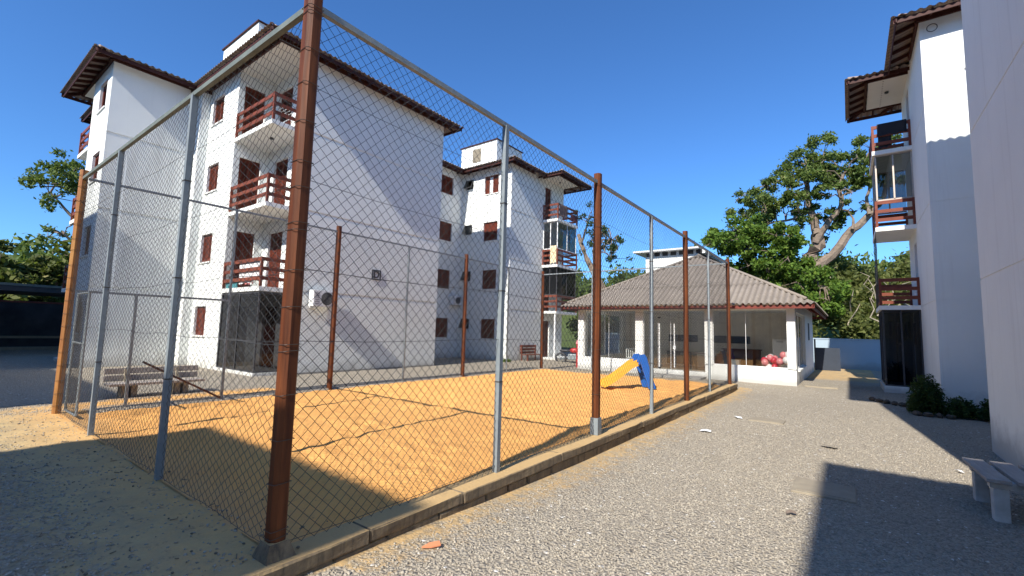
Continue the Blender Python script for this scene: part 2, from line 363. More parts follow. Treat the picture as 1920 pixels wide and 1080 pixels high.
gm = mesh_np('ground', np.stack([GX.ravel(), GY.ravel(), GZ.ravel()], 1), np.stack([ii, ii+1, ii+1+nx, ii+nx], 1))
def sandiness(x, y):
    # sand washed out along the foot of the kerb and trodden out past the open end of the court
    a = np.clip(1.1-(x-0.15)/(0.55+0.8*fbm(x*0+y*0.7, y*0.0+3, 3, 5)), 0, 1)*(x > 0.1)*(y > 0.4)*(y < 16)*0.66
    d = np.maximum(np.abs(x+3.9)-3.6, 0)
    b2 = np.clip(1.25-np.abs(y+0.1)/(0.95+0.9*fbm(x*0.9, y*0.9, 4, 9)+0.7*sstep(-3.0, -6.0, x)), 0, 1)*(y < 0.35)*(x < 0.2)*np.clip(1-d/1.2, 0, 1)*0.95
    c = np.clip(1-np.abs(x+8.2)/1.0, 0, 1)*(y > -1.2)*(y < 4)*0.8
    e = sstep(20.5, 22.5, y)*(x > 1.6)*(x < 4.2)*0.6+0.12*(y > 10)*(x > 0)
    return np.clip(np.maximum(np.maximum(a, b2), np.maximum(c, e)), 0, 1)
vert_attr(gm, 'sandy', sandiness(GX, GY).ravel())
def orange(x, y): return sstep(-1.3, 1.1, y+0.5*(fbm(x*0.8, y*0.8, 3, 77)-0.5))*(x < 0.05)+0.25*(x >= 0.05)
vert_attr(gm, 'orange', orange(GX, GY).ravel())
vert_attr(gm, 'green', np.clip(sstep(33, 36, GY)+sstep(-30, -34, GX), 0, 1).ravel())
gm.polygons.foreach_set('use_smooth', [True]*len(gm.polygons))
tag(link('ground', gm, GROUND), kind='structure')

# loose gravel stones lying on the ground near the viewpoint
def stones(name, x, y, size, label):
    n = len(x); base = np.array([(1,0,0),(-1,0,0),(0,1,0),(0,-1,0),(0,0,1),(0,0,-1)], float)
    fac = np.array([(0,2,4),(2,1,4),(1,3,4),(3,0,4),(2,0,5),(1,2,5),(3,1,5),(0,3,5)])
    sc = size[:, None, None]*RNG.uniform(0.55, 1.25, (n, 6, 1))*np.array([1, 1, 0.6])[None, None, :]
    v = base[None]*sc; ang = RNG.uniform(0, 6.28, n); ca, sa = np.cos(ang), np.sin(ang)
    tl = RNG.normal(0, 0.5, n); ct, st = np.cos(tl), np.sin(tl)
    X = v[..., 0]; Yv = v[..., 1]*ct[:, None]-v[..., 2]*st[:, None]; Zv = v[..., 1]*st[:, None]+v[..., 2]*ct[:, None]
    px = X*ca[:, None]-Yv*sa[:, None]+x[:, None]; py = X*sa[:, None]+Yv*ca[:, None]+y[:, None]
    pz = Zv+(gh(x, y)+size*0.15)[:, None]
    V = np.stack([px.ravel(), py.ravel(), pz.ravel()], 1); Fq = (fac[None]+6*np.arange(n)[:, None, None]).reshape(-1, 3)
    me = mesh_np(name, V, Fq); face_attr(me, 'rnd', np.repeat(RNG.uniform(0, 1, n), 8))
    return tag(link(name, me, STONE), label, 'gravel', kind='stuff')
def scatter(n, x0, x1, y0, y1, keep): 
    x = RNG.uniform(x0, x1, n); y = RNG.uniform(y0, y1, n); k = RNG.uniform(0, 1, n) < keep(x, y); return x[k], y[k]
def keepR(x, y):
    s = sandiness(x, y); d = np.hypot(x-CAM[0], y-CAM[1]); return np.clip(1.15-s*1.35, 0.08, 1)*np.clip(1.15-d/14, 0.0, 1)
xs, ys = scatter(150000, 0.24, 5.12, -1.2, 15, keepR)
stones('gravel', xs, ys, RNG.uniform(0.0055, 0.0135, len(xs))*RNG.choice([1, 1, 1, 1, 1.5], len(xs)), 'loose grey gravel covering the drive beside the kerb')
def keepL(x, y): return np.clip(1.05-sandiness(x, y)*1.1, 0.05, 1)*np.clip(1.3-np.hypot(x-1, y+1)/11, 0.2, 1)
xs, ys = scatter(70000, -9.0, 0.2, -2.6, 0.25, keepL)
stones('gravel', xs, ys, RNG.uniform(0.007, 0.017, len(xs)), 'shaded grey gravel mixed with sand in front of the fence')

mb = MB()
for k in range(210):
    x = random.uniform(-7.2, 0.1); y = random.gauss(-0.3, 0.5)
    if y > 0.9 or y < -1.9: continue
    z = gh(x, y).item() if y < 0.1 else 0.0
    L = random.uniform(.006, .03)*random.uniform(.6, 1.2); a = random.uniform(0, 6.28)
    if k % 3: mb.ball((x, y, z+.006), L*.5, 6, 4, (1.3, .9, .55))
    else: mb.bar((x-L*math.cos(a), y-L*math.sin(a), z+.006), (x+L*math.cos(a), y+L*math.sin(a), z+.012), .008, .005)
tag(mb.build('ground_litter', simple('dark_clod', (.24, .18, .11), (.12, .09, .06), 8, .95, kind='World'), None), 'dark clods and twigs scattered on the sand in front of the fence', 'litter', kind='stuff')
# sand of the court
sx_ = np.arange(-7.42, -0.09, 0.055); sy_ = np.arange(0.0, 15.01, 0.055)
SX, SY = np.meshgrid(sx_, sy_)
edge = np.minimum(np.minimum(SX+7.45, -0.1-SX), np.minimum(15.0-SY, 3+0*SX))
SZ = -0.035+0.05*(fbm(SX*0.5, SY*0.5, 3, 21)-0.45)+0.05*(fbm(SX*2.6, SY*2.6, 4, 31)-0.47)+0.02*(vnoise(SX*9, SY*9, 41)-0.5)
SZ = SZ-0.05*np.exp(-((SX+0.28)/0.17)**2)*(SY > 0.5)
pits = RNG.uniform(0, 1, (170, 2))*np.array([7.0, 14.6])+np.array([-7.3, 0.2])
for a, b_ in pits:
    r2 = ((SX-a)**2+(SY-b_)**2)/0.016; SZ = SZ-0.022*np.exp(-r2)+0.012*np.exp(-(np.sqrt(r2)-1.7)**2*2)
SZ = np.where(SY < 0.4, SZ*np.clip(SY/0.4, 0, 1)+(1-np.clip(SY/0.4, 0, 1))*0.006, SZ)
n1, n2 = len(sx_), len(sy_)
ii = (np.arange(n2-1)[:, None]*n1+np.arange(n1-1)[None, :]).ravel()
sm_ = mesh_np('sand_court', np.stack([SX.ravel(), SY.ravel(), SZ.ravel()], 1), np.stack([ii, ii+1, ii+1+n1, ii+n1], 1))
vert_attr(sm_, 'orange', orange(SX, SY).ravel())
sm_.polygons.foreach_set('use_smooth', [True]*len(sm_.polygons))
tag(link('sand_court', sm_, SAND), kind='structure')

# kerb of concrete blocks, two courses, along the drive and round the far end
kerb = tag(bpy.data.objects.new('kerb', None), kind='structure'); COL.objects.link(kerb)
def block(x0, x1, y0, y1, z0, z1):
    mb = MB(); mb.box(x0, x1, y0, y1, z0, z1); me = mb.mesh('block')
    import bmesh
    bm = bmesh.new(); bm.from_mesh(me)
    bmesh.ops.subdivide_edges(bm, edges=[e for e in bm.edges if e.calc_length() > 0.3], cuts=2)
    bmesh.ops.bevel(bm, geom=[e for e in bm.edges if e.is_boundary or e.calc_face_angle(0) > 1], offset=0.012, segments=1, affect='EDGES')
    for v in bm.verts: v.co += Vector((random.uniform(-1, 1), random.uniform(-1, 1), random.uniform(-1, 1)))*0.005
    bm.to_mesh(me); bm.free()
    return link('block', me, KERB, kerb)
for z0, z1, dx in ((-0.34, -0.115, 0.0), (-0.11, 0.0, 0.012)):
    y = -0.42
    while y < 15.35:
        L = random.uniform(0.9, 2.4) if z1 > -0.05 else random.uniform(0.38, 0.8)
        y2 = min(y+L, 15.4); j = random.uniform(-0.008, 0.008)
        gap = random.choice([0.006, 0.008, 0.01, 0.03]) 
        block(-0.10, 0.16+dx+j, y, y2-gap, z0, z1+random.uniform(-0.008, 0.004)); y = y2
for k in range(12):
    block(-7.6+k*0.63, -7.6+k*0.63+0.62, 15.1, 15.28, -0.3, -0.02)
    block(-7.62, -7.48, 2.6+k*1.05, 2.6+k*1.05+1.04, -0.3, -0.03)

# ---------------------------------------------------------------- the fence
FH = 4.1
fence = thing('court_fence', 'tall chain-link fence with red-brown wood and grey metal posts around the sand court', 'fence')
def chain(width, z0, z1, p=0.1, r=0.0023, seed=1, pz=None):
    h = p/2; n = int(round(width/h)); rows = int((z1-z0)/((pz or p)/2))
    I, Rr = np.meshgrid(np.arange(n), np.arange(rows+1), indexing='ij')
    X = (I+((Rr+I) % 2))*(width/n); Z = z0+Rr*((z1-z0)/rows)
    Yv = 0.0025*np.where((Rr+I) % 2 == 0, 1, -1)+0.07*(fbm(X*0.9+seed*5, Z*0.8, 3, seed)-0.45)
    X = X+0.012*(fbm(X*2+9, Z*1.5, 2, seed+3)-0.5); Z = Z+0.04*(fbm(X*1.6, Z*1.6+4, 2, seed+8)-0.5)
    P = np.stack([X, Yv, Z], -1); A = P[:, :-1].reshape(-1, 3); B = P[:, 1:].reshape(-1, 3)
    d = B-A; d /= np.linalg.norm(d, axis=1, keepdims=True); e1 = np.cross(d, np.array([0, 1.0, 0])); e1 /= np.linalg.norm(e1, axis=1, keepdims=True); e2 = np.cross(d, e1)
    V = []
    for base in (A, B):
        for k in range(3):
            t = 2.0944*k; V.append(base+(e1*math.cos(t)+e2*math.sin(t))*r)
    V = np.stack(V, 1).reshape(-1, 3); m = len(A); o6 = 6*np.arange(m)[:, None]
    Fq = np.concatenate([o6+np.array([[k, (k+1) % 3, 3+(k+1) % 3, 3+k]]) for k in range(3)])
    me = mesh_np('chain_link_panel', V, Fq); me.materials.append(WIRE); return me
panels = [chain(2.5, 0.02, FH-0.05, seed=s) for s in (1, 2, 3)]
def panel(me, x, y, rz):
    o = link('chain_link_panel', me, None, fence); o.location = (x, y, 0); o.rotation_euler = (0, 0, rz); o['kind'] = 'stuff'; return o
for k in range(6):
    panel(panels[k % 3], -0.01, 2.5*k, math.pi/2)
    if k: panel(panels[(k+1) % 3], -7.49, 2.5*k, math.pi/2)
wide = [chain(2.5, 0.02, FH-0.05, p=0.128, seed=s, pz=0.082) for s in (11, 12)]      # stretched wider on the end side
for k in range(3):
    panel(wide[k % 2], -7.5+2.5*k, 0.01, 0); panel(panels[k % 3], -7.5+2.5*k, 14.99, 0)
panel(chain(2.5, 2.12, FH-0.05, seed=5), -7.49, 0, math.pi/2); panel(chain(1.6, 0.02, 2.08, seed=6), -7.49, 0.9, math.pi/2)
# posts
def wood_post_mesh(w=0.108, h=FH+0.13, ch=0.014):
    a = w/2; poly = [(-a+ch, -a), (a-ch*2.2, -a), (a, -a+ch*2.2), (a, a-ch), (a-ch, a), (-a+ch, a), (-a, a-ch), (-a, -a+ch)]
    return MB().prism(poly, -0.3, h).mesh('wood_post')
wpm = wood_post_mesh(); wpm.materials.append(POSTW)
wpy = wood_post_mesh(); wpy.materials.append(YELW)
tie_m = None
def tie_mesh(w=0.116):
    a = w/2; c = [(-a, -a), (a*0.75, -a), (a, -a*0.75), (a, a), (-a, a)]; mb = MB()
    for i in range(5): mb.tube([(*c[i], 0.004*i), (*c[(i+1) % 5], 0.004*(i+1) if i < 4 else 0)], 0.0026, 5)
    m = mb.mesh('wire_tie'); m.materials.append(TIEW); return m
tie_m = tie_mesh()
collar = MB(); collar.add([(-.11,-.11,-.02),(.11,-.11,-.02),(.11,.11,-.02),(-.11,.11,-.02),(-.066,-.066,.1),(.066,-.066,.1),(.066,.066,.1),(-.066,.066,.1)], [(3,2,1,0),(4,5,6,7),(0,1,5,4),(1,2,6,5),(2,3,7,6),(3,0,4,7)])
collar_m = collar.mesh('footing'); collar_m.materials.append(KERB)
sleeve_m = MB().box(-.066, .066, -.066, .066, 0, .26).mesh('base_sleeve'); sleeve_m.materials.append(GALV)
def wood_post(x, y, ties, me=wpm, foot=None):
    o = link('wood_post', me, None, fence); o.location = (x, y, 0)
    z = 0.12
    while z < FH+0.1 and ties:
        t = link('wire_tie', tie_m, None, o); t.location = (0, 0, z); t.rotation_euler = (random.uniform(-.03, .03), random.uniform(-.05, .05), 0)
        z += random.choice(ties)
    if foot: link(foot.name, foot, None, o)
    return o
NEAR = [0.2, 0.27, 0.3, 0.31, 0.05]; FAR = [0.6, 0.7, 0.5]
wood_post(0, 0, NEAR, foot=collar_m); wood_post(0, 5, FAR, foot=sleeve_m); wood_post(0, 10, FAR); wood_post(0, 15, FAR)
wood_post(-7.55, 0, [0.22, 0.2, 0.26], wpy)
for y in (5, 10, 15): wood_post(-7.5, y, FAR)
mpm = MB().box(-.03, .03, -.03, .03, -0.3, FH-0.03).mesh('metal_post'); mpm.materials.append(GALV)
msm = MB().box(-.022, .022, -.022, .022, -0.3, FH-0.03).mesh('metal_post'); msm.materials.append(GALV)
for x, y, m_ in [(0, 2.48, mpm), (0, 7.53, mpm), (0, 12.3, mpm), (-2.4, 0, mpm), (-5.2, 0, mpm), (-7.5, 2.5, msm), (-7.5, 7.4, msm), (-7.5, 12.5, msm), (-2.6, 15, msm), (-5.1, 15, msm)]:
    o = link('metal_post', m_, None, fence); o.location = (x, y, 0)
    if m_ is mpm:
        mb = MB()
        for z in (1.0, 2.05, 3.1): mb.box(-.034, .034, -.034, .034, z, z+.012)
        c = mb.build('clamp_band', TIEW, o)
gp = link('metal_post', MB().box(-.022, .022, -.022, .022, -0.2, 2.06).mesh('metal_post'), GALV, fence); gp.location = (-7.5, 0.9, 0)
# rails
def rail(p, q, w, h, m=GALVD): return MB().bar(p, q, w, h).build('top_rail', m, fence)
rail((0, 0.06, FH-0.02), (0, 15, FH-0.02), 0.045, 0.05, GALV); rail((-0.06, 0, FH-0.02), (-7.5, 0, FH-0.02), 0.045, 0.05)
rail((-7.5, 0.06, FH-0.02), (-7.5, 15, FH-0.02), 0.04, 0.04, GALV); rail((-0.06, 15, FH-0.02), (-7.5, 15, FH-0.02), 0.04, 0.04, GALV)
MB().bar((-7.5, 0.06, 2.08), (-7.5, 2.5, 2.08), 0.04, 0.04).build('gate_header', GALV, fence)
MB().tube([(-7.47, 2.46, 0.02), (-7.52, 1.1, 0.82)], 0.022, 6).build('brace', BRACKW, fence)
for z in (0.06, 1.48, 2.02, 2.7, 3.44):
    for p, q in (((0.0, 0.05, z), (0, 14.95, z)), ((-0.05, 0, z-.03), (-7.45, 0, z)), ((-0.05, 15, z), (-7.45, 15, z))):
        mb = MB(); P, Q = Vector(p), Vector(q)
        pts = [P.lerp(Q, t/24)+Vector((0, 0, -0.012*math.sin(t*1.3))) for t in range(25)]
        mb.tube(pts, 0.0024, 4).build('tension_wire', WIRE, fence)
for z in (0.06, 2.95):
    pts = [Vector((-7.5, 2.5+12.5*t/24, z-0.02*math.sin(t*1.1))) for t in range(25)]; MB().tube(pts, 0.003, 4).build('tension_wire', WIRE, fence)
# knuckled selvedge where the two rolls of mesh overlap on the far side
mb = MB(); t = 0
while t < 12.3:
    y = 2.6+t; z = 2.97-0.05*math.sin(t*0.6); mb.bar((-7.47, y, z), (-7.45, y+0.07, z+random.choice([-.04, .035, .02])), 0.006, 0.006); t += random.uniform(0.08, 0.16)
mb.build('knuckled_edge', WIRE, fence)

# gate leaf standing open against the end of the fence
gate = thing('fence_gate', 'small galvanised chain-link gate leaf standing open by the yellowish wood post', 'gate', (-7.45, 0.09, 0))
mb = MB()
for p, q in (((0, 0, .06), (0, 0, 2.03)), ((.8, 0, .06), (.8, 0, 2.03)), ((0, 0, .06), (.8, 0, .06)), ((0, 0, 2.03), (.8, 0, 2.03)), ((0, 0, 1.2), (.8, 0, 1.2))): mb.tube([p, q], 0.019, 8)
mb.build('frame', GALV, gate)
o = link('mesh_infill', chain(0.8, 0.08, 2.0, 0.075, 0.0022, 8), None, gate); o['kind'] = 'stuff'
for z in (0.35, 1.1, 1.75): MB().tube([(-.07, 0, z), (.0, 0, z+.01)], 0.012, 6).build('hinge', WHITE, gate)

# ---------------------------------------------------------------- corrugated hip roof
def corrugated(mb, o, du, dn, L, run, ze, slope, pitch, amp, course=1.6, ph=0):
    n = max(2, int(L/(pitch/6))); O = np.array(o, float); du = np.array(du, float); dn = np.array(dn, float)
    rows = 1+max(1, int(math.ceil(max(run(L*i/n) for i in range(n+1))/course)))
    for c in range(rows):
        r0 = c*course; r1 = r0+course; base = len(mb.v); last = None
        for i in range(n+1):
            t = L*i/n; R_ = run(t)
            if R_ < r0+1e-4 and not (c == 0): last = None; continue
            a, b_ = min(r0, R_), min(r1+0.1, R_); off = amp*math.sin(2*math.pi*(t+ph)/pitch)+0.012*(1 if c % 2 else 0)
            pa = O+du*t+dn*a; pb = O+du*t+dn*b_
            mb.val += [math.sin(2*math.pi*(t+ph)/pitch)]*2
            mb.v.append((pa[0], pa[1], ze+a*slope+off+0.012)); mb.v.append((pb[0], pb[1], ze+b_*slope+off)); k = len(mb.v)-2
            if last is not None: mb.f.append((last, k, k+1, last+1))
            last = k
def hip_roof(parent, x0, x1, y0, y1, ze, slope, mat, sides, wall_in=0.65, pitch=0.19, amp=0.026, rafters=True, fas=0.12, raft_mat=EAVEW, course=1.6, sp=0.58, ranges=None):
    W, D = x1-x0, y1-y0; m = min(W, D)/2; mb = MB(); mb.val = []
    corrugated(mb, (x0, y0), (1, 0), (0, 1), W, lambda t: max(0, min(t, W-t, m)), ze, slope, pitch, amp, course)
    corrugated(mb, (x0, y1), (1, 0), (0, -1), W, lambda t: max(0, min(t, W-t, m)), ze, slope, pitch, amp, course)
    corrugated(mb, (x0, y0), (0, 1), (1, 0), D, lambda t: max(0, min(t, D-t, m)), ze, slope, pitch, amp, course)
    corrugated(mb, (x1, y0), (0, 1), (-1, 0), D, lambda t: max(0, min(t, D-t, m)), ze, slope, pitch, amp, course)
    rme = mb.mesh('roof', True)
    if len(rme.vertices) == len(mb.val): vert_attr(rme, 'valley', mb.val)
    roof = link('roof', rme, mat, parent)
    # fascias, rafters and ridge caps
    S = {'-y': ((x0, y0), (x1, y0), (0, 1)), '+y': ((x0, y1), (x1, y1), (0, -1)), '-x': ((x0, y0), (x0, y1), (1, 0)), '+x': ((x1, y0), (x1, y1), (-1, 0))}
    for s in sides:
        a, b_, nrm = S[s]; a = Vector((*a, 0)); b_ = Vector((*b_, 0)); nv = Vector((*nrm, 0)); d = (b_-a); L = d.length; d.normalize()
        if ranges and s in ranges: L = ranges[s]; b_ = a+d*L
        inn = nv*0.12
        MB().bar(a+inn+Vector((0, 0, ze-amp-fas/2))+d*0.05, b_+inn+Vector((0, 0, ze-amp-fas/2))-d*0.05, 0.028, fas).build('fascia', raft_mat, roof)
        if rafters:
            lb = MB().bar(a+nv*(wall_in-0.04)+d*(wall_in-.1)+Vector((0, 0, ze+wall_in*slope-0.15)), b_+nv*(wall_in-0.04)-d*(wall_in-.1)+Vector((0, 0, ze+wall_in*slope-0.15)), 0.06, 0.16).build('wall_plate', raft_mat, roof)
            me = None; t = 0.3
            while t < L-0.2:
                run = min(t, (b_-a).length-t if not (ranges and s in ranges) else 9, wall_in+0.05)
                if run >= wall_in or True:
                    p = a+d*t+nv*0.14+Vector((0, 0, ze+0.14*slope-amp-0.055)); q = a+d*t+nv*(max(run, 0.2))+Vector((0, 0, ze+max(run, .2)*slope-amp-0.055))
                    if run >= wall_in-0.01:
                        if me is None:
                            me = MB().bar(Vector((0, 0, 0)), q-p, 0.05, 0.10).mesh('rafter'); me.materials.append(raft_mat)
                        r = link('rafter', me, None, roof); r.location = p
                    else: MB().bar(p, q, 0.05, 0.10).build('rafter', raft_mat, roof)
                t += sp
    for cx_, cy_, sx, sy in ((x0, y0, 1, 1), (x1, y0, -1, 1), (x0, y1, 1, -1), (x1, y1, -1, -1)):
        p = Vector((cx_, cy_, ze+0.03)); q = Vector((cx_+sx*m, cy_+sy*m, ze+m*slope+0.03))
        near = ('-y' in sides and sy > 0) or ('+y' in sides and sy < 0)
        if ('+x' in sides if sx < 0 else '-x' in sides) or near:
            mb = MB(); mb.tube([p.lerp(q, .06), q], 0.06, 8); mb.build('ridge_cap', mat, roof, smooth=True)
            if rafters: MB().bar(p+Vector((sx*.08, sy*.08, -0.10)), p+Vector((sx*wall_in, sy*wall_in, wall_in*slope-0.12)), 0.06, 0.11).build('rafter', raft_mat, roof)
    if D > W: p, q = Vector((x0+m, y0+m, ze+m*slope+.03)), Vector((x0+m, y1-m, ze+m*slope+.03))
    else: p, q = Vector((x0+m, y0+m, ze+m*slope+.03)), Vector((x1-m, y0+m, ze+m*slope+.03))
    if (q-p).length > .3: MB().tube([p, q], 0.09, 8).build('ridge_cap', mat, roof, smooth=True)
    return roof

# ---------------------------------------------------------------- apartment buildings
FL = [0.1, 2.75, 5.42, 8.10]; ZE = 10.62; WT = 10.80
GROOVES = [(2.695, 2.72), (5.375, 5.40), (8.055, 8.08)]; BANDS = [(2.60, 2.72), (5.28, 5.40), (7.96, 8.08)]
class Bld:
    """local frame: u runs inward from the long wall, v along the building"""
    def __init__(s, root, ox, oy, sx): s.root = root; s.ox = ox; s.oy = oy; s.sx = sx; s.mb = MB()
    def P(s, u, v, z): return (s.ox+s.sx*u, s.oy+v, z)
    def N(s, n): return Vector((s.sx*n[0], n[1], 0))
    def panel(s, a, b, nin, ops=(), z0=-0.35, z1=WT, depth=0.13, grooves=GROOVES):
        (u0, v0), (u1, v1) = a, b; L = math.hypot(u1-u0, v1-v0); du, dv = (u1-u0)/L, (v1-v0)/L
        def pt(t, z, d=0.0): return s.P(u0+du*t+nin[0]*d, v0+dv*t+nin[1]*d, z)
        ts = sorted({0, L, *[o[0] for o in ops], *[o[1] for o in ops]}); gz = [z for g in grooves for z in g]
        zs = sorted({z0, z1, *[o[2] for o in ops], *[o[3] for o in ops], *gz})
        for i in range(len(ts)-1):
            for j in range(len(zs)-1):
                tm, zm = (ts[i]+ts[i+1])/2, (zs[j]+zs[j+1])/2
                if any(o[0] < tm < o[1] and o[2] < zm < o[3] for o in ops): continue
                g = any(q[0] < zm < q[1] for q in grooves); d = (0.03 if grooves is BANDS else 0.012) if g else 0
                A, B_, C, D = pt(ts[i], zs[j], d), pt(ts[i+1], zs[j], d), pt(ts[i+1], zs[j+1], d), pt(ts[i], zs[j+1], d)
                s.mb.add([A, B_, C, D], [(0, 1, 2, 3)])
                if g:
                    for z in (zs[j], zs[j+1]):
                        s.mb.add([pt(ts[i], z), pt(ts[i+1], z), pt(ts[i+1], z, d), pt(ts[i], z, d)], [(0, 1, 2, 3)])
        for o in ops:
            q = [(o[0], o[2]), (o[1], o[2]), (o[1], o[3]), (o[0], o[3])]
            for k in range(4):
                (ta, za), (tb, zb) = q[k], q[(k+1) % 4]
                s.mb.add([pt(ta, za), pt(tb, zb), pt(tb, zb, depth), pt(ta, za, depth)], [(0, 1, 2, 3)])
        return pt
    def window(s, pt, o, style='closed', depth=0.13, name='window'):
        t0, t1, z0, z1 = o; d0, d1 = depth-0.05, depth+0.01
        def bx(mb, ta, tb, za, zb, da, db):
            mb.add([pt(ta, za, da), pt(tb, za, da), pt(tb, zb, da), pt(ta, zb, da), pt(ta, za, db), pt(tb, za, db), pt(tb, zb, db), pt(ta, zb, db)],
                   [(0,1,2,3),(7,6,5,4),(0,4,5,1),(1,5,6,2),(2,6,7,3),(3,7,4,0)])
        fr = MB(); w = 0.05
        bx(fr, t0, t0+w, z0, z1, d0, d1); bx(fr, t1-w, t1, z0, z1, d0, d1); bx(fr, t0+w, t1-w, z0, z0+w, d0, d1); bx(fr, t0+w, t1-w, z1-w, z1, d0, d1)
        f = fr.build(name, SHUTW if style != 'small' else DPLAST, s.root)
        if style in ('closed', 'half'):
            sb = MB(); bx(sb, t0-.06, t1+.06, z0-.05, z0-.002, -.045, depth-.06); sb.build('sill', STUCCO2, f)
        if style in ('closed', 'half', 'door'):
            tm = (t0+t1)/2; leaves = [(t0+w, tm-0.004), (tm+0.004, t1-w)]
            if style == 'half': leaves = [(t0+w-.03, t0+w+.22), (t1-w-.42, t1-w)]
            for a, b_ in leaves:
                m = MB(); za, zb = z0+w, z1-w
                bx(m, a, a+.05, za, zb, d0+.01, d1-.01); bx(m, b_-.05, b_, za, zb, d0+.01, d1-.01)
                bx(m, a+.05, b_-.05, za, za+.07, d0+.01, d1-.01); bx(m, a+.05, b_-.05, zb-.07, zb, d0+.01, d1-.01)
                n = int((zb-za-.14)/0.055)
                for k in range(n):
                    z = za+.07+(zb-za-.14)*k/n; h = (zb-za-.14)/n
                    m.add([pt(a+.05, z, d0+.015), pt(b_-.05, z, d0+.015), pt(b_-.05, z+h*1.05, d0+.04), pt(a+.05, z+h*1.05, d0+.04)], [(0, 1, 2, 3)])
                m.build('shutter', SHUTW, f)
        m = MB(); m.add([pt(t0, z0, depth), pt(t1, z0, depth), pt(t1, z1, depth), pt(t0, z1, depth)], [(0, 1, 2, 3)])
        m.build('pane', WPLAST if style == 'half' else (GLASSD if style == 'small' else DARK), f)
        if style == 'small':
            m = MB(); m.add([pt(t0, z1, -0.0), pt(t1, z1, 0.0), pt(t1, z0+.05, -0.22), pt(t0, z0+.05, -0.22)], [(0, 1, 2, 3)]); m.build('tilted_sash', GLASSD, f)
            m = MB(); m.bar(pt(t0, z1, 0), pt(t0, z0+.05, -.22), .03, .03); m.bar(pt(t1, z1, 0), pt(t1, z0+.05, -.22), .03, .03); m.bar(pt(t0, z0+.05, -.22), pt(t1, z0+.05, -.22), .03, .03); m.build('sash_frame', DPLAST, f)
        return f
    def walls(s, mat=STUCCO): return s.mb.build('wall', mat, s.root)
    def box(s, name, mat, u0, u1, v0, v1, z0, z1, parent=None, bevel=0):
        p, q = s.P(u0, v0, z0), s.P(u1, v1, z1)
        return MB().box(p[0], q[0], p[1], q[1], z0, z1).build(name, mat, parent or s.root, bevel=bevel)
    def roof(s, u0, u1, v0, v1, sides, ranges=None, **kw):
        p, q = s.P(u0, v0, 0), s.P(u1, v1, 0); m = {'-v': '-y', '+v': '+y', '-u': '+x' if s.sx < 0 else '-x', '+u': '-x' if s.sx < 0 else '+x'}
        return hip_roof(s.root, min(p[0], q[0]), max(p[0], q[0]), min(p[1], q[1]), max(p[1], q[1]), ZE, 0.3, ROOFD, [m[k] for k in sides], ranges={m[k]: v for k, v in (ranges or {}).items()}, **kw)
    def balcony(s, path, zf, slab_rect, name='balcony', thick=0.14, posts=True):
        """slab and three boards on each railed side; path lists the corner points in (u, v)"""
        u0, u1, v0, v1 = slab_rect
        sl_ = s.box(name, STUCCO2, u0, u1, v0, v1, zf-thick, zf)
        for (a, b_) in zip(path[:-1], path[1:]):
            for z in (0.26, 0.56, 0.86):
                p, q = Vector(s.P(*a, zf+z)), Vector(s.P(*b_, zf+z)); MB().bar(p, q, 0.035, 0.115).build('rail', RAILW, sl_)
        for a in path:
            p = Vector(s.P(*a, zf)); MB().bar(p, p+Vector((0, 0, 0.92)), 0.07, 0.07, (0, 1, 0)).build('rail_post', RAILW, sl_)
        return sl_

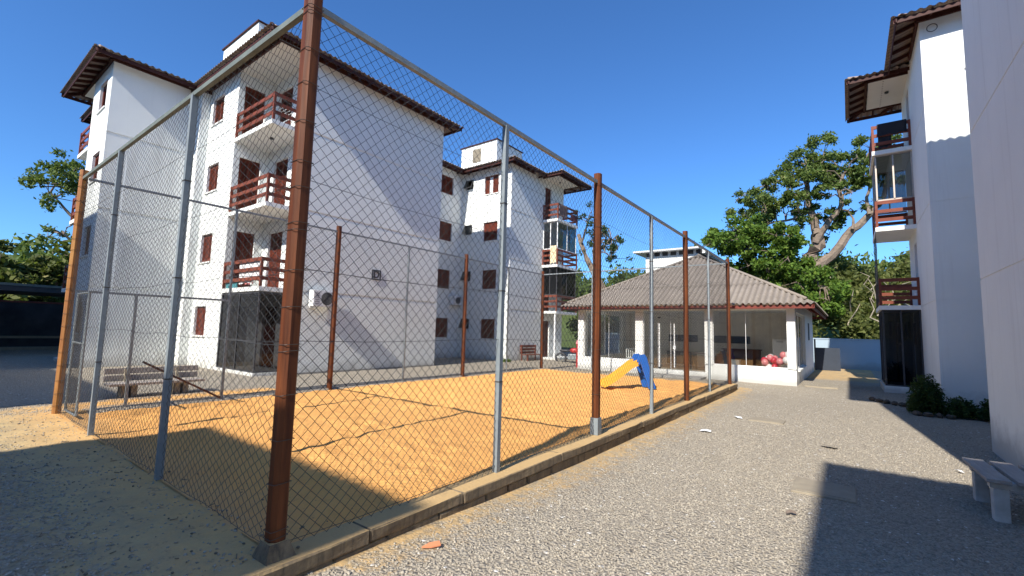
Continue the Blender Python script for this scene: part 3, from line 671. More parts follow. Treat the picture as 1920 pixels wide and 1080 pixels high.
def apartment(name, label, ox, oy, sx, wing=True, sills=(1.12, 3.80, 6.47, 9.12)):
    root = thing(name, label, 'building', (0, 0, 0)); B = Bld(root, ox, oy, sx)
    win = lambda a, b_, k=0: [(a, b_, z, z+1.05) for z in sills]
    back = 10.3 if wing else 7.0
    jobs = []
    # block A
    if wing:
        o = win(0.8, 1.8); pt = B.panel((6, 0), (2.95, 0), (0, 1), o); jobs += [(pt, q, 'closed', 'window') for q in o]
        o = [(0.2, 0.92, z, z+2.08) for z in FL]; pt = B.panel((2.95, 0), (2.95, 1.2), (1, 0), o, grooves=()); jobs += [(pt, q, 'door', 'door') for q in o]
        o = [(0.45, 1.45, z, z+2.1) for z in FL]; pt = B.panel((2.95, 1.2), (0, 1.2), (0, 1), o, grooves=()); jobs += [(pt, q, 'door', 'door') for q in o]
        B.panel((0, 1.2), (0, 7.25), (1, 0), grooves=BANDS)
        B.mb.box(*[f for pr in zip(B.P(5.5, -0.3, 0)[:2], B.P(6.02, 0.02, 0)[:2]) for f in pr], -0.35, WT)
    else:
        B.panel((back, 0), (0, 0), (0, 1)); B.panel((0, 0), (0, 7.25), (1, 0))
    B.panel((0, 7.25), (3.6, 7.25), (0, -1))
    o = win(3.35, 4.4); pt = B.panel((3.6, 7.25), (3.6, 12.4), (1, 0), o); jobs += [(pt, q, 'closed', 'window') for q in o]
    # block B
    o = win(1.7, 2.7); o2 = [(0.3, 0.85, z+0.5, z+1.05) for z in sills]
    pt = B.panel((3.6, 12.4), (0, 12.4), (0, 1), o+o2)
    for i, q in enumerate(o): jobs.append((pt, q, 'half' if i == 3 and wing else 'closed', 'window'))
    jobs += [(pt, q, 'small', 'small_window') for q in o2]
    o = [(3.35, 4.05, z, z+2.1) for z in FL]; pt = B.panel((0, 12.4), (0, 17.9), (1, 0), o, grooves=BANDS if wing else GROOVES); jobs += [(pt, q, 'door', 'door') for q in o]
    B.panel((0, 17.9), (back, 17.9), (0, -1))
    if wing:
        B.panel((6, -2.85), (6, 0), (1, 0), grooves=BANDS)
        o = win(0.62, 1.62); pt = B.panel((8.6, -2.85), (6, -2.85), (0, 1), [(2.6-b_, 2.6-a, z0, z1) for a, b_, z0, z1 in o])
        jobs += [(pt, (2.6-q[1], 2.6-q[0], q[2], q[3]), 'closed', 'window') for q in o]
        B.panel((8.6, -2.85), (8.6, -1.65), (-1, 0), grooves=()); B.panel((10.3, -1.65), (8.6, -1.65), (0, 1), grooves=())
        B.panel((10.3, -1.65), (10.3, 17.9), (-1, 0))
    else: B.panel((back, 0), (back, 17.9), (-1, 0))
    B.walls()
    for pt, q, st, nm in jobs: B.window(pt, q, st, name=nm)
    # plinth
    if wing: B.box('plinth', CONC, -0.012, 0.2, 1.25, 7.2, -0.3, 0.06)
    # balconies
    for i, z in enumerate(FL):
        if wing:
            if i == 0: B.box('porch_slab', STUCCO2, 0.2, 2.95, -0.02, 1.2, -0.3, 0.1)
            else: B.balcony([(2.93, 0.03), (0.24, 0.03), (0.24, 1.16)], z, (0.2, 2.95, -0.02, 1.2))
            if i == 0: B.box('porch_slab', STUCCO2, 8.6, 10.25, -2.87, -1.65, -0.3, 0.1)
            else: B.balcony([(8.63, -2.82), (10.2, -2.82), (10.2, -1.7)], z, (8.6, 10.25, -2.87, -1.65))
        if i == 0: B.box('porch_slab', STUCCO2, -1.03, 0, 15.5, 17.9, -0.3, 0.1)
        else: B.balcony([(-0.03, 15.58), (-1.0, 15.58), (-1.0, 17.86), (-0.03, 17.86)], z, (-1.05, 0, 15.5, 17.9))
    B.box('ceiling_slab', CEIL, -1.05, 0, 15.5, 17.9, 10.62, 10.76)
    if wing:
        B.box('ceiling_slab', CEIL, 0.0, 2.95, -0.02, 1.2, 10.60, 10.74); B.box('ceiling_slab', CEIL, 8.6, 10.3, -2.87, -1.65, 10.60, 10.74)
    # roofs
    B.roof(-0.65, 6.65, -0.65, 7.9, ['-v', '-u', '+v'])
    B.roof(2.95, 9.0, 4.0, 15.5, ['-u'])
    B.roof(-0.65, 7.6, 11.75, 18.5, ['-v', '-u'], ranges={'-u': 3.35})
    B.roof(-1.72, 3.4, 14.85, 18.6, ['-v', '-u', '+v'])
    if wing:
        B.roof(5.35, 10.95, -3.5, 9.0, ['-v', '-u', '+u'])
        B.roof(9.0, 13.4, -2.5, 3.0, ['-v', '+u'])
    # roof-top tank rooms
    for (u0, u1, v0, v1, zt) in ((3.3, 6.45, 0.6, 3.4, 13.0), (1.55, 4.3, 12.95, 15.4, 12.48)):
        t = B.box('tank_room', STUCCO2, u0, u1, v0, v1, 10.9, zt); B.box('cap', EAVEW, u0-.06, u1+.06, v0-.06, v1+.06, zt, zt+.05, t)
        um = u0+(u1-u0)*0.55
        B.box('louvre_panel', SLABC, um-.32, um+.32, v0-.012, v0, 11.42, 12.24, t)
        for k in range(9): B.box('louvre', SLABC, um-.3, um+.3, v0-.03, v0, 11.45+k*.085, 11.50+k*.085, t)
    return root, B

D, BD = apartment('apartment_building', 'white four-storey apartment block with red-brown balconies behind the fenced sand court', -11.0, 4.75, -1, True)
R, BR = apartment('apartment_building', 'shaded white four-storey apartment block at the right edge with a glazed balcony', 5.16, 2.35, 1, False, (0.98, 3.66, 6.33, 8.98))

# enclosures and fittings of single balconies
def enclosure(B, zf, glass, frame, full=False, z_low=0.95, ends=True, root=None, name='glazing'):
    z0, z1 = (zf+.02 if full else zf+z_low), zf+2.52
    m = MB(); f = MB(); u, v0, v1 = -0.96, 15.63, 17.8
    def pane(a, b_):
        m.add([B.P(*a, z0), B.P(*b_, z0), B.P(*b_, z1), B.P(*a, z1)], [(0, 1, 2, 3)])
        for z in (z0, z1): f.bar(B.P(*a, z), B.P(*b_, z), .045, .05)
    pane((-.02, v0), (u, v0)); pane((u, v0), (u, v1))
    if ends: pane((u, v1), (-.02, v1))
    for a in ((-.02, v0), (-.5, v0), (u, v0), (u, v0+1.1), (u, v1), (-.5, v1)): f.bar(B.P(*a, z0), B.P(*a, z1), .045, .045, (0, 1, 0))
    g = m.build(name, glass, B.root); f.build('glazing_frame', frame, g); return g
ALU = simple('bronze_aluminium', (0.42, 0.36, 0.30), (0.36, 0.30, 0.25), 5, 0.4, 0.3)
enclosure(BR, FL[2], GLASSB, ALU); enclosure(BR, FL[0], GLASSD, DPLAST, True)
enclosure(BD, FL[2], GLASSB, WHITE); enclosure(BD, FL[1], GLASSD, DPLAST, False)
m = MB(); f = MB(); 
for a, b_ in (((2.93, .04), (.26, .04)), ((.26, .04), (.26, 1.15))):
    m.add([BD.P(*a, .12), BD.P(*b_, .12), BD.P(*b_, 2.56), BD.P(*a, 2.56)], [(0, 1, 2, 3)])
    for z in (.12, 1.05, 2.56): f.bar(BD.P(*a, z), BD.P(*b_, z), .04, .05)
for a in ((2.93, .04), (1.6, .04), (.26, .04), (.26, 1.15)): f.bar(BD.P(*a, .12), BD.P(*a, 2.56), .045, .045, (0, 1, 0))
g = m.build('porch_glazing', mk_glass('grey_glass', (.22, .22, .23), .02), BD.root); f.build('glazing_frame', DPLAST, g)
# anti-fall net under and beside the first-floor balcony on the right
netm = chain(2.3, 0.0, 2.6, 0.075, 0.0016, 9)
for (a, rz) in (((-1.04, 15.56), math.pi/2),):
    p = BR.P(*a, FL[1]); o = link('safety_net', netm, None, BR.root); o.location = p; o.rotation_euler = (0, 0, rz); o['kind'] = 'stuff'
# ceiling lights and eave rings
for B in (BD, BR): 
    p = B.P(-0.5, 16.6, 10.61); MB().tube([p, (p[0], p[1], 10.56)], .06, 10).build('ceiling_lamp', DPLAST, B.root)
p = BD.P(1.4, 0.55, 7.95); MB().tube([p, (p[0], p[1], 7.9)], .06, 10).build('ceiling_lamp', DPLAST, BD.root)
for B, v in ((BR, 12.37), (BD, 12.37)):
    c = Vector(B.P(0.25, v, 10.3)); mb = MB(); mb.tube([c+Vector((math.cos(t)*.11, -.05, math.sin(t)*.11)) for t in np.linspace(0, 6.28, 17)], .012, 5); mb.build('cable_coil', DPLAST, B.root)
mb = MB(); p = BD.P(0, 14.9, 0.6); MB().tube([BD.P(-.9, 15.6, .1), BD.P(-.9, 15.6, 2.6)], .05, 8).build('porch_post', WHITE, BD.root)

# the other blocks of the estate stand behind the viewpoint and shade the foreground
def plain_block(rects, label):
    root = thing('apartment_building', label, 'building'); mb = MB()
    for x0, x1, y0, y1 in rects: mb.box(x0, x1, y0, y1, -0.4, WT)
    mb.build('wall', STUCCO, root)
    for x0, x1, y0, y1 in rects: hip_roof(root, x0-.65, x1+.65, y0-.65, y1+.65, ZE, 0.3, ROOFD, ['-y', '+y', '-x', '+x'], rafters=False)
plain_block([(-2.9, 0.85, -24, -12.85), (-17.8, -8.03, -24, -12.85), (-17.8, 4, -30, -23.5)], 'white apartment block behind the viewpoint that shades the near end of the sand court')
plain_block([(4.9, 12, -20, -7.72)], 'white apartment block behind the viewpoint that shades the bench by the right wall')
plain_block([(-30.6, -16.4, -16, -5.6)], 'white apartment block left of the view that shades the dark wall')

# air conditioner and block letter on the long wall
def air_con(x, y, z, label, face=1):
    t = thing('air_conditioner', label, 'air conditioner', (x, y, z))
    MB().box(.07, .36, -.39, .39, .04, .58).build('casing', WPLAST, t, bevel=.015)
    mb = MB(); mb.tube([(.36, .09, .31), (.375, .09, .31)], .215, 24); mb.build('fan_guard', DPLAST, t)
    g = MB()
    for r in (.06, .11, .16, .205): g.tube([(.38, .09+r*math.cos(a), .31+r*math.sin(a)) for a in np.linspace(0, 6.283, 25)], .004, 4, False)
    g.build('guard_ring', simple('guard_wire', (.2, .2, .2), rough=.5), t)
    for k in range(6): MB().box(.361, .366, -.34, -.18, .12+k*.07, .135+k*.07).build('vent_slot', DPLAST, t)
    for yy in (-.3, .3): MB().box(0, .36, yy-.02, yy+.02, 0, .035).build('bracket', WPLAST, t)
    MB().box(.372, .38, .26, .36, .47, .53).build('badge', DPLAST, t)
    return t
a = air_con(-11.0, 6.58, 2.17, 'white air conditioner outdoor unit on the long wall below the letter D sign')
a = air_con(-14.6, 17.0, 3.2, 'white air conditioner outdoor unit in the shaded recess between the two wings'); a.rotation_euler = (0, 0, 0); a.scale = (.9, .9, .9); a.location = (-14.6, 16.7, 2.9)
sg = thing('letter_sign', 'small square dark-framed sign with letter D on the white wall', 'sign', (-11.0, 8.82, 3.54))
mb = MB()
for y0, y1, z0, z1 in ((-.2, .2, .15, .19), (-.2, .2, -.19, -.15), (-.2, -.16, -.15, .15), (.16, .2, -.15, .15)): mb.box(.002, .03, y0, y1, z0, z1)
mb.build('frame', DPLAST, sg)
tc = bpy.data.curves.new('letter', 'FONT'); tc.body = 'D'; tc.size = 0.36; tc.align_x = 'CENTER'; tc.align_y = 'CENTER'; tc.extrude = 0.012; tc.offset = 0.008
to = bpy.data.objects.new('letter_tmp', tc); COL.objects.link(to); bpy.context.view_layer.update()
lm = bpy.data.meshes.new_from_object(to.evaluated_get(bpy.context.evaluated_depsgraph_get())); bpy.data.objects.remove(to)
lm.name = 'letter'; lm.materials.clear(); lo = link('letter', lm, DPLAST, sg); lo.rotation_euler = (math.pi/2, 0, math.pi/2); lo.location = (.016, 0, 0)

# ---------------------------------------------------------------- clubhouse
club = thing('clubhouse', 'low white clubhouse with large windows and grey corrugated hip roof past the court', 'building', (0, 0, 0))
X0, X1, Y0, Y1, G = -7.02, 1.72, 17.4, 27.0, -0.12
mb = MB()
mb.box(X0, -3.88, Y0, Y0+.22, G-.2, 0.44); mb.box(-1.34, X1, Y0, Y0+.22, G-.2, 0.47)          # low walls
for a, b_ in ((X0, -6.72), (-4.22, -3.88), (-1.36, -1.06), (1.46, X1)): mb.box(a, b_, Y0, Y0+.23, 0.44, 2.62)
mb.box(X0, X1, Y0-.003, Y0+.22, 2.62, 2.95)
mb.box(X1-.2, X1-.001, Y0+.23, Y0+.55, G-.2, 2.95); mb.box(X1-.2, X1, Y0+.55, 21.9, G-.2, .42); mb.box(X1-.2, X1, 21.9, Y1, G-.2, 2.95); mb.box(X1-.2, X1, Y0+.55, 21.9, 2.55, 2.95)
mb.box(X0, X0+.2, Y0+.23, Y0+.6, G-.2, 2.95); mb.box(X0, X0+.2, Y0+.6, 22.2, G-.2, .44); mb.box(X0, X0+.2, Y0+.6, 22.2, 2.55, 2.95); mb.box(X0, X0+.2, 22.2, Y1, G-.2, 2.95); mb.box(X0+.2, X1-.2, Y1-.2, Y1, G-.2, 2.95)
mb.build('wall', STUCCO2, club)
MB().box(X0+.03, X1-.03, Y0-.02, Y0-.001, G-.1, .16).build('plinth', STUCCO2, club)
MB().box(X0+.2, X1-.2, Y0+.22, Y1-.2, G-.2, .02).build('floor', simple('pale_floor_tile', (.72, .69, .62), rough=.25, kind='World'), club)
MB().box(X0+.2, X1-.2, Y0+.22, Y1-.2, 2.72, 2.8).build('ceiling', WHITE, club)
MB().box(X0+.2, X1-.2, 22.6, 22.75, .02, 2.72).build('partition', simple('cream_wall', (.82, .78, .70), rough=.8, kind='World'), club)
for a, b_, za, zb in ((-4.4, -2.95, 1.25, 1.6), (-2.35, -.55, 1.25, 1.6), (-4.5, -3.0, .1, .75), (-2.2, -.8, .1, .72)):
    MB().box(a, b_, 22.57, 22.6, za, zb).build('serving_hatch', DARK if za > 1 else simple('grill_dark', (.12, .115, .11)), club)
MB().box(-3.9, -1.3, Y0-.9, Y0-.02, G-.15, -.02).build('door_step', CONC, club)
def glazed(x0, x1, z0, z1, mull=(), fr=WHITE, name='window'):
    f = MB(); y = Y0+.11
    for p, q in (((x0, z0), (x1, z0)), ((x0, z1), (x1, z1)), ((x0, z0), (x0, z1)), ((x1, z0), (x1, z1))): f.bar((p[0], y, p[1]), (q[0], y, q[1]), .03, .035, (0, 1, 0))
    for x in mull: f.bar((x, y, z0), (x, y, z1), .012, .02, (0, 1, 0))
    w = f.build(name, fr, club); xs = [x0]+list(mull)+[x1]
    for a, b_ in zip(xs[:-1], xs[1:]): MB().box(a+.008, b_-.008, y-.004, y+.004, z0+.01, z1-.01).build('pane', GLASS, w)
    return w
glazed(-6.72, -4.22, .46, 2.61, (-5.5,)); dr = glazed(-3.88, -1.36, .04, 2.61, (-3.25, -2.72, -2.05), name='glass_door'); glazed(-1.06, 1.46, .49, 2.61, (.1,))
for x in (-3.17, -2.55): MB().tube([(x, Y0+.02, .25), (x, Y0+.02, 2.05)], .024, 8).build('pull_handle', WHITE, dr)
for x, z in ((-3.2, 2.3), (-3.2, .2), (-3.2, 1.1)): MB().box(x-.05, x+.05, Y0+.06, Y0+.1, z-.03, z+.03).build('patch_fitting', DPLAST, dr)
MB().box(-2.6, -2.5, Y0+.0, Y0+.04, 1.0, 1.14).build('lock', WHITE, dr)
f = MB()
for p, q in (((Y0+.6, .45), (21.85, .45)), ((Y0+.6, 2.5), (21.85, 2.5)), ((Y0+.6, .45), (Y0+.6, 2.5)), ((21.85, .45), (21.85, 2.5)), ((19.8, .45), (19.8, 2.5))): f.bar((X1-.1, *p), (X1-.1, *q), .04, .05, (1, 0, 0))
w = f.build('window', WHITE, club); MB().box(X1-.104, X1-.096, Y0+.6, 21.85, .46, 2.49).build('pane', GLASS, w)
f = MB()
for p, q in (((Y0+.6, .45), (22.2, .45)), ((Y0+.6, 2.54), (22.2, 2.54)), ((20.1, .45), (20.1, 2.54))): f.bar((X0+.1, *p), (X0+.1, *q), .04, .05, (1, 0, 0))
w = f.build('window', WHITE, club); MB().box(X0+.096, X0+.104, Y0+.6, 22.2, .46, 2.53).build('pane', GLASS, w)
MB().box(X1, X1+.06, Y0+.7, 21.9, .36, .42).build('window_sill', STUCCO2, club)
MB().box(X1-.02, X1+.01, 23.6, 24.4, 1.5, 2.3).build('small_window', DPLAST, club)
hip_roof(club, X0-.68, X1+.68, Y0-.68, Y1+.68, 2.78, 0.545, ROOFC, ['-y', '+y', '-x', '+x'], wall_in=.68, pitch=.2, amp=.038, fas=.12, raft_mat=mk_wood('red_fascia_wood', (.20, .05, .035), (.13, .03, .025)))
# what stands inside
fr = thing('fridge', 'white upright fridge inside the clubhouse behind the pink balloons', 'fridge', (.95, 20.6, .02))
MB().box(-.3, .3, -.3, .3, .04, 1.5).build('cabinet', WPLAST, fr, bevel=.03); MB().box(-.29, .29, -.325, -.302, .08, 1.46).build('door', WPLAST, fr, bevel=.02); MB().box(-.15, .1, -.345, -.33, 1.38, 1.4).build('handle', DPLAST, fr)
tb = thing('sideboard', 'dark brown wooden sideboard inside the clubhouse left of the fridge', 'sideboard', (-.75, 21.6, .02))
MB().box(-.75, .75, -.25, .25, .3, .95).build('body', BRACKW, tb, bevel=.01); MB().box(-.8, .8, -.29, .29, .95, 1.0).build('top', BRACKW, tb)
for x in (-.7, .7):
    for y in (-.2, .2): MB().box(x-.03, x+.03, y-.03, y+.03, 0, .3).build('leg', BRACKW, tb)
tt = thing('table', 'dark dining table inside the clubhouse behind the brown fence post', 'table', (-1.9, 20.3, .02))
MB().box(-.7, .7, -.4, .4, .74, .78).build('table_top', BRACKW, tt)
for x in (-.62, .62):
    for y in (-.33, .33): MB().box(x-.03, x+.03, y-.03, y+.03, 0, .74).build('leg', DPLAST, tt)
def chair(name, label, loc, rz, m, cat='chair', grp=None):
    t = thing(name, label, cat, loc, rz, grp)
    MB().box(-.22, .22, -.22, .22, .42, .46).build('seat', m, t)
    mb = MB()
    for x in (-.2, -.1, 0, .1, .2): mb.bar((x, .21, .46), (x, .27, .86), .04, .02)
    mb.bar((-.22, .27, .86), (.22, .27, .86), .03, .07); mb.build('backrest', m, t)
    for x in (-.2, .2):
        for y in (-.2, .2): MB().tube([(x, y, .43), (x*1.15, y*1.2, 0)], .02, 6).build('leg', m, t)
    return t
chair('plastic_chair', 'white plastic chair inside the clubhouse left window', (-5.0, 18.9, .02), .5, WPLAST)
chair('dining_chair', 'dark chair beside the sideboard inside the clubhouse', (-1.15, 20.8, .02), 2.6, DPLAST)
gt = thing('gift_box', 'small white box on the clubhouse floor in front of the sideboard', 'box', (-.85, 20.5, .02)); MB().box(-.2, .2, -.17, .17, 0, .5).build('carton', WPLAST, gt, bevel=.01); MB().box(-.21, .21, -.18, .18, .5, .54).build('lid', WPLAST, gt)
bl = thing('balloon_bunch', 'bunch of pink, white and red balloons in the right clubhouse window', 'balloons', (1.0, 18.6, .02))
BC = [plain('balloon_red', (.55, .04, .07), .25), plain('balloon_pink', (.75, .25, .27), .25), plain('balloon_white', (.8, .74, .74), .25)]
for k in range(22):
    a = k*2.4; r = .55*math.sqrt((k % 11)/11); x = (.22 if k < 11 else -.22)+r*math.cos(a)*.5; z = .62+.2*math.sin(a*1.7)+(.1 if k < 11 else 0); y = -.15+r*math.sin(a)*.5
    mb = MB(); mb.ball((x, y, max(.16, z)), .125, 12, 8, (1, 1, 1.1)); mb.add([(x-.015, y, max(.16, z)-.17), (x+.015, y, max(.16, z)-.17), (x, y, max(.16, z)-.15)], [(0, 1, 2)])
    mb.build('balloon', BC[(k*2+k//3) % 3], bl, smooth=True)

# white house with flat dark-edged roof behind the clubhouse
fb = thing('house', 'white flat-roofed house top showing above the clubhouse roof', 'house')
MB().box(-9.3, -5.35, 32.5, 40, 0, 7.55).build('wall', STUCCO2, fb)
rf = MB().box(-10.1, -5.2, 31.9, 40.4, 7.85, 7.97).build('roof', WHITE, fb)
for k in range(7): MB().box(-9.25+k*.62, -8.83+k*.62, 32.52, 39.9, 7.55, 7.85).build('vent_opening', DARK, fb)
for k in range(7): MB().box(-8.83+k*.62, -8.63+k*.62, 32.54, 39.8, 7.55, 7.85).build('pier', WHITE, fb)

# pale blue boundary wall, dark sheet before it in place of a cast shadow
bw = thing('boundary_wall', 'pale blue rendered boundary wall at the end of the drive', 'wall')
MB().box(-12, 24, 31.0, 31.22, -.6, 1.56).build('wall_face', BLUEW, bw); MB().box(-12, 24, 30.97, 31.25, 1.56, 1.62).build('coping', BLUEW, bw)
gt2 = thing('shadow_sheet', 'dark sheet standing in for a shadow on the blue wall, with a thin post, behind the clubhouse corner', 'gate', (2.3, 28.3, -.2), .25)
MB().box(-.55, .55, -.02, .02, .1, 1.3).build('sheet', simple('shadow_blue_sheet', (.03, .04, .06), rough=.6), gt2); MB().box(-.62, -.55, -.035, .035, 0, 1.75).build('thin_post', DPLAST, gt2)

# left: dark retaining wall, low rail and carport
dw = thing('retaining_wall', 'tall dark concrete wall in shade at the left edge', 'wall')
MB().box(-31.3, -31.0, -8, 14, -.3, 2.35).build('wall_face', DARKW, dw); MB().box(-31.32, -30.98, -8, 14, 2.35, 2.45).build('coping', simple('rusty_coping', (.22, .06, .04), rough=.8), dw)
lw = thing('low_wall', 'low pale concrete edging in front of the dark wall', 'wall')
MB().box(-29.4, -29.1, -8, 12, -.2, .16).build('kerb_course', SLABC, lw); MB().bar((-29.9, -8, .62), (-29.9, 12, .62), .08, .12).build('hand_rail', SLABC, lw)
for y in (-1.5, 1.1, 3.5, 6): MB().bar((-29.9, y, -.1), (-29.9, y, .6), .1, .1, (0, 1, 0)).build('rail_post', SLABC, lw)
cp = thing('carport', 'carport with a dark flat roof edge at the far left', 'carport')
mb = MB().box(-30.2, -25.2, -9, 9.5, 2.72, 2.98).build('roof', DPLAST, cp); MB().box(-25.22, -25.14, -9.05, 9.55, 2.94, 3.04).build('gutter', GALVD, cp)
for y in (-8, 8.8): MB().bar((-25.6, y, -.2), (-25.6, y, 2.72), .1, .1, (0, 1, 0)).build('post', DPLAST, cp)

# ---------------------------------------------------------------- court and yard objects
# slide
sld = thing('slide', 'small yellow and blue plastic slide on the sand', 'slide')
bot = Vector((-2.62, 10.75, .02)); top = Vector((-1.86, 11.42, .74)); d = (top-bot); dh = Vector((d.x, d.y, 0)).normalized(); sd = Vector((-dh.y, dh.x, 0))
prof = []
for t in np.linspace(0, 1, 12):
    z = .06+.72*(t**1.25 if t < .85 else (.85**1.25+(t-.85)*.45)); prof.append(bot.lerp(top, t)*1.0); prof[-1].z = z
mb = MB(); W = .2; sec = [(-W, .15), (-W, 0), (W, 0), (W, .15), (W+.035, .15), (W+.035, -.04), (-W-.035, -.04), (-W-.035, .15)]
for p in prof:
    for a, h in sec: mb.v.append(tuple(p+sd*a+Vector((0, 0, h))))
for i in range(len(prof)-1):
    for k in range(8): mb.f.append((i*8+k, i*8+(k+1) % 8, (i+1)*8+(k+1) % 8, (i+1)*8+k))
mb.f += [tuple(range(8)), tuple(range((len(prof)-1)*8, len(prof)*8))[::-1]]
mb.build('chute', YELLOW, sld)
for s_ in (-1, 1):
    mb = MB(); o_ = sd*(s_*.235); A = top+dh*.02+o_; Bq = top+dh*.52+o_; pts = []
    P0 = Vector((A.x, A.y, .98)); P1 = Vector((A.x+dh.x*.16, A.y+dh.y*.16, 1.0)); Q = Vector((Bq.x, Bq.y, 0)); Q0 = Vector((Bq.x-dh.x*.22, Bq.y-dh.y*.22, 0))
    pl = [P0-dh*.08+Vector((0, 0, -.2)), P0, P1, P1+dh*.06+Vector((0, 0, -.08)), Q, Q0, P0+dh*.04+Vector((0, 0, -.22))]
    n = len(pl); mb.add([p-sd*.03 for p in pl]+[p+sd*.03 for p in pl], [tuple(range(n))[::-1], tuple(range(n, 2*n))]+[(i, (i+1) % n, n+(i+1) % n, n+i) for i in range(n)])
    mb.build('ladder_side', BLUEP, sld, bevel=.012)
for k in range(4):
    c = (top+dh*(.46-.1*k)); c.z = .12+.19*k; MB().bar(c-sd*.21, c+sd*.21, .1, .035).build('step', BLUEP, sld)

OLDP = simple('worn_white_paint', (.62, .61, .58), (.40, .37, .32), 5, .8)
# bench by the right wall
b1 = thing('bench', 'grey weathered plank bench with white legs by the right wall', 'bench', (4.68, 5.68, -.235), 0.04)
for k, x in enumerate((-.25, -.015, .22)): MB().box(x-.093, x+.093, -.52+.02*k, .5, .40, .44).build('plank', BENCHW, b1, bevel=.006)
for y in (-.36, .36):
    for x in (-.22, .22): MB().box(x-.06, x+.06, y-.06, y+.06, -.05, .33).build('leg', OLDP, b1, bevel=.008)
    MB().box(-.3, .3, y-.05, y+.05, .33, .40).build('crossbar', OLDP, b1)
# bench beyond the far side of the fence
b2 = thing('bench', 'pale concrete bench on the gravel behind the fence near the left block', 'bench', (-8.95, 1.75, 0), math.pi/2)
for y, z in ((-.16, .25), (.06, .25)): MB().box(-.85, .85, y-.1, y+.1, z, z+.05).build('plank', BENCHW, b2, bevel=.006)
for z in (.31, .46): MB().box(-.85, .85, .22, .27, z, z+.12).build('back_plank', BENCHW, b2, bevel=.006)
for x in (-.5, .42):
    for dx in (-.07, .09): MB().box(x+dx-.05, x+dx+.05, -.15, .15, -.05, .25).build('leg', SLABC, b2)
    MB().bar((x, .14, .1), (x, .2, .56), .05, .05).build('back_support', SLABC, b2)
# slatted bench against the far wing
b3 = thing('bench', 'brown slatted wooden bench against the far wing of the white block', 'bench', (-10.65, 18.9, -.12), math.pi/2)
for k in range(3): MB().box(-.75, .75, .22, .26, .48+k*.17, .6+k*.17).build('back_slat', RAILW, b3)
for k in range(3): MB().box(-.75, .75, -.22+k*.14, -.1+k*.14, .42, .45).build('seat_slat', RAILW, b3)
for x in (-.65, .65):
    MB().box(x-.04, x+.04, .18, .22, 0, .95).build('leg', RAILW, b3); MB().box(x-.04, x+.04, -.22, -.17, 0, .42).build('leg', RAILW, b3)

# motorcycle parked by the far porch
mc = thing('motorcycle', 'dark motorcycle with chrome parked by the far porch next to the clubhouse', 'motorcycle', (-8.7, 19.9, -.14), .35)
for x in (-.62, .62):
    w = MB(); w.tube([(x+.27*math.cos(a), 0, .31+.27*math.sin(a)) for a in np.linspace(0, 6.283, 25)], .055, 8, False); tw = w.build('wheel', DPLAST, mc, smooth=True)
    sp = MB()
    for a in np.linspace(0, 6.283, 9)[:-1]: sp.tube([(x, 0, .31), (x+.26*math.cos(a), 0, .31+.26*math.sin(a))], .008, 4)
    sp.tube([(x, -.06, .31), (x, .06, .31)], .05, 8); sp.build('spokes', GALV, tw)
mb = MB(); mb.ball((.12, 0, .74), .24, 12, 8, (1.1, .55, .62)); mb.build('tank', RED, mc, smooth=True)
mb = MB(); mb.ball((-.38, 0, .72), .26, 12, 8, (1.25, .5, .3)); mb.build('seat', DPLAST, mc, smooth=True)
MB().box(-.22, .25, -.14, .14, .25, .56).build('engine', GALV, mc, bevel=.04)
mb = MB()
for y in (-.09, .09): mb.tube([(.62, y, .31), (.42, y, .92)], .025, 6)
mb.tube([(.4, -.36, 1.02), (.44, -.1, .95), (.44, .1, .95), (.4, .36, 1.02)], .016, 6); mb.build('fork', GALV, mc)
mb = MB(); mb.tube([(-.7, .16, .3), (.1, .16, .28)], [.05, .035], 8); mb.build('exhaust', GALV, mc)
mb = MB(); mb.ball((.56, 0, .86), .1, 10, 6); mb.build('headlight', GALV, mc)
rp = thing('hydrant_post', 'red post with white cap beside the clubhouse left corner', 'post', (-7.35, 18.0, -.12)); MB().tube([(0, 0, -.1), (0, 0, 1.15)], .08, 12).build('shaft', RED, rp); MB().tube([(0, 0, 1.15), (0, 0, 1.33)], [.1, .06], 12).build('cap', BC[1], rp)

# things hung on the railings
def cloth(name, label, p0, p1, drop, m, group=None):
    P0, P1 = Vector(p0), Vector(p1); n = 10; mb = MB(); d = (P1-P0); nn = Vector((-d.y, d.x, 0)).normalized()
    for th in (0, .014):
        for i in range(n+1):
            for j in range(7):
                w = .018*math.sin(i*1.9+j*.4)*(j/6); p = P0.lerp(P1, i/n)+Vector((0, 0, -drop*j/6*(1+.05*math.sin(i*1.3)))); p += nn*(w+th); mb.v.append(tuple(p))
    q = (n+1)*7
    for i in range(n):
        for j in range(6):
            a = i*7+j; mb.f.append((a, a+1, a+8, a+7)); mb.f.append((q+a, q+a+7, q+a+8, q+a+1))
    for i in range(n):
        for a in (i*7, i*7+6): mb.f.append((a, a+7, q+a+7, q+a))
    for j in range(6):
        for a in (j, n*7+j): mb.f.append((a, a+1, q+a+1, q+a))
    return tag(mb.build(name, m, None, smooth=True), label, 'towel', group)
z3 = FL[3]
cloth('towel', 'black towel over the top balcony rail of the right block', BR.P(-.88, 15.53, z3+.95), BR.P(-.1, 15.53, z3+.95), .42, BLACKC)
cloth('towel', 'black cloth hanging low on the top balcony of the right block', BR.P(-.86, 15.62, z3+.55), BR.P(-.5, 15.62, z3+.6), .45, BLACKC)
z1 = FL[1]
cloth('towel', 'white towel behind the lowest balcony rail of the near block', BD.P(1.9, .07, z1+.8), BD.P(.5, .07, z1+.84), .66, plain('white_cloth', (.75, .73, .72), .9))
cloth('towel', 'pink towel behind the lowest balcony rail of the near block', BD.P(1.5, .09, z1+.62), BD.P(.95, .09, z1+.62), .5, plain('pink_cloth', (.62, .2, .2), .9))
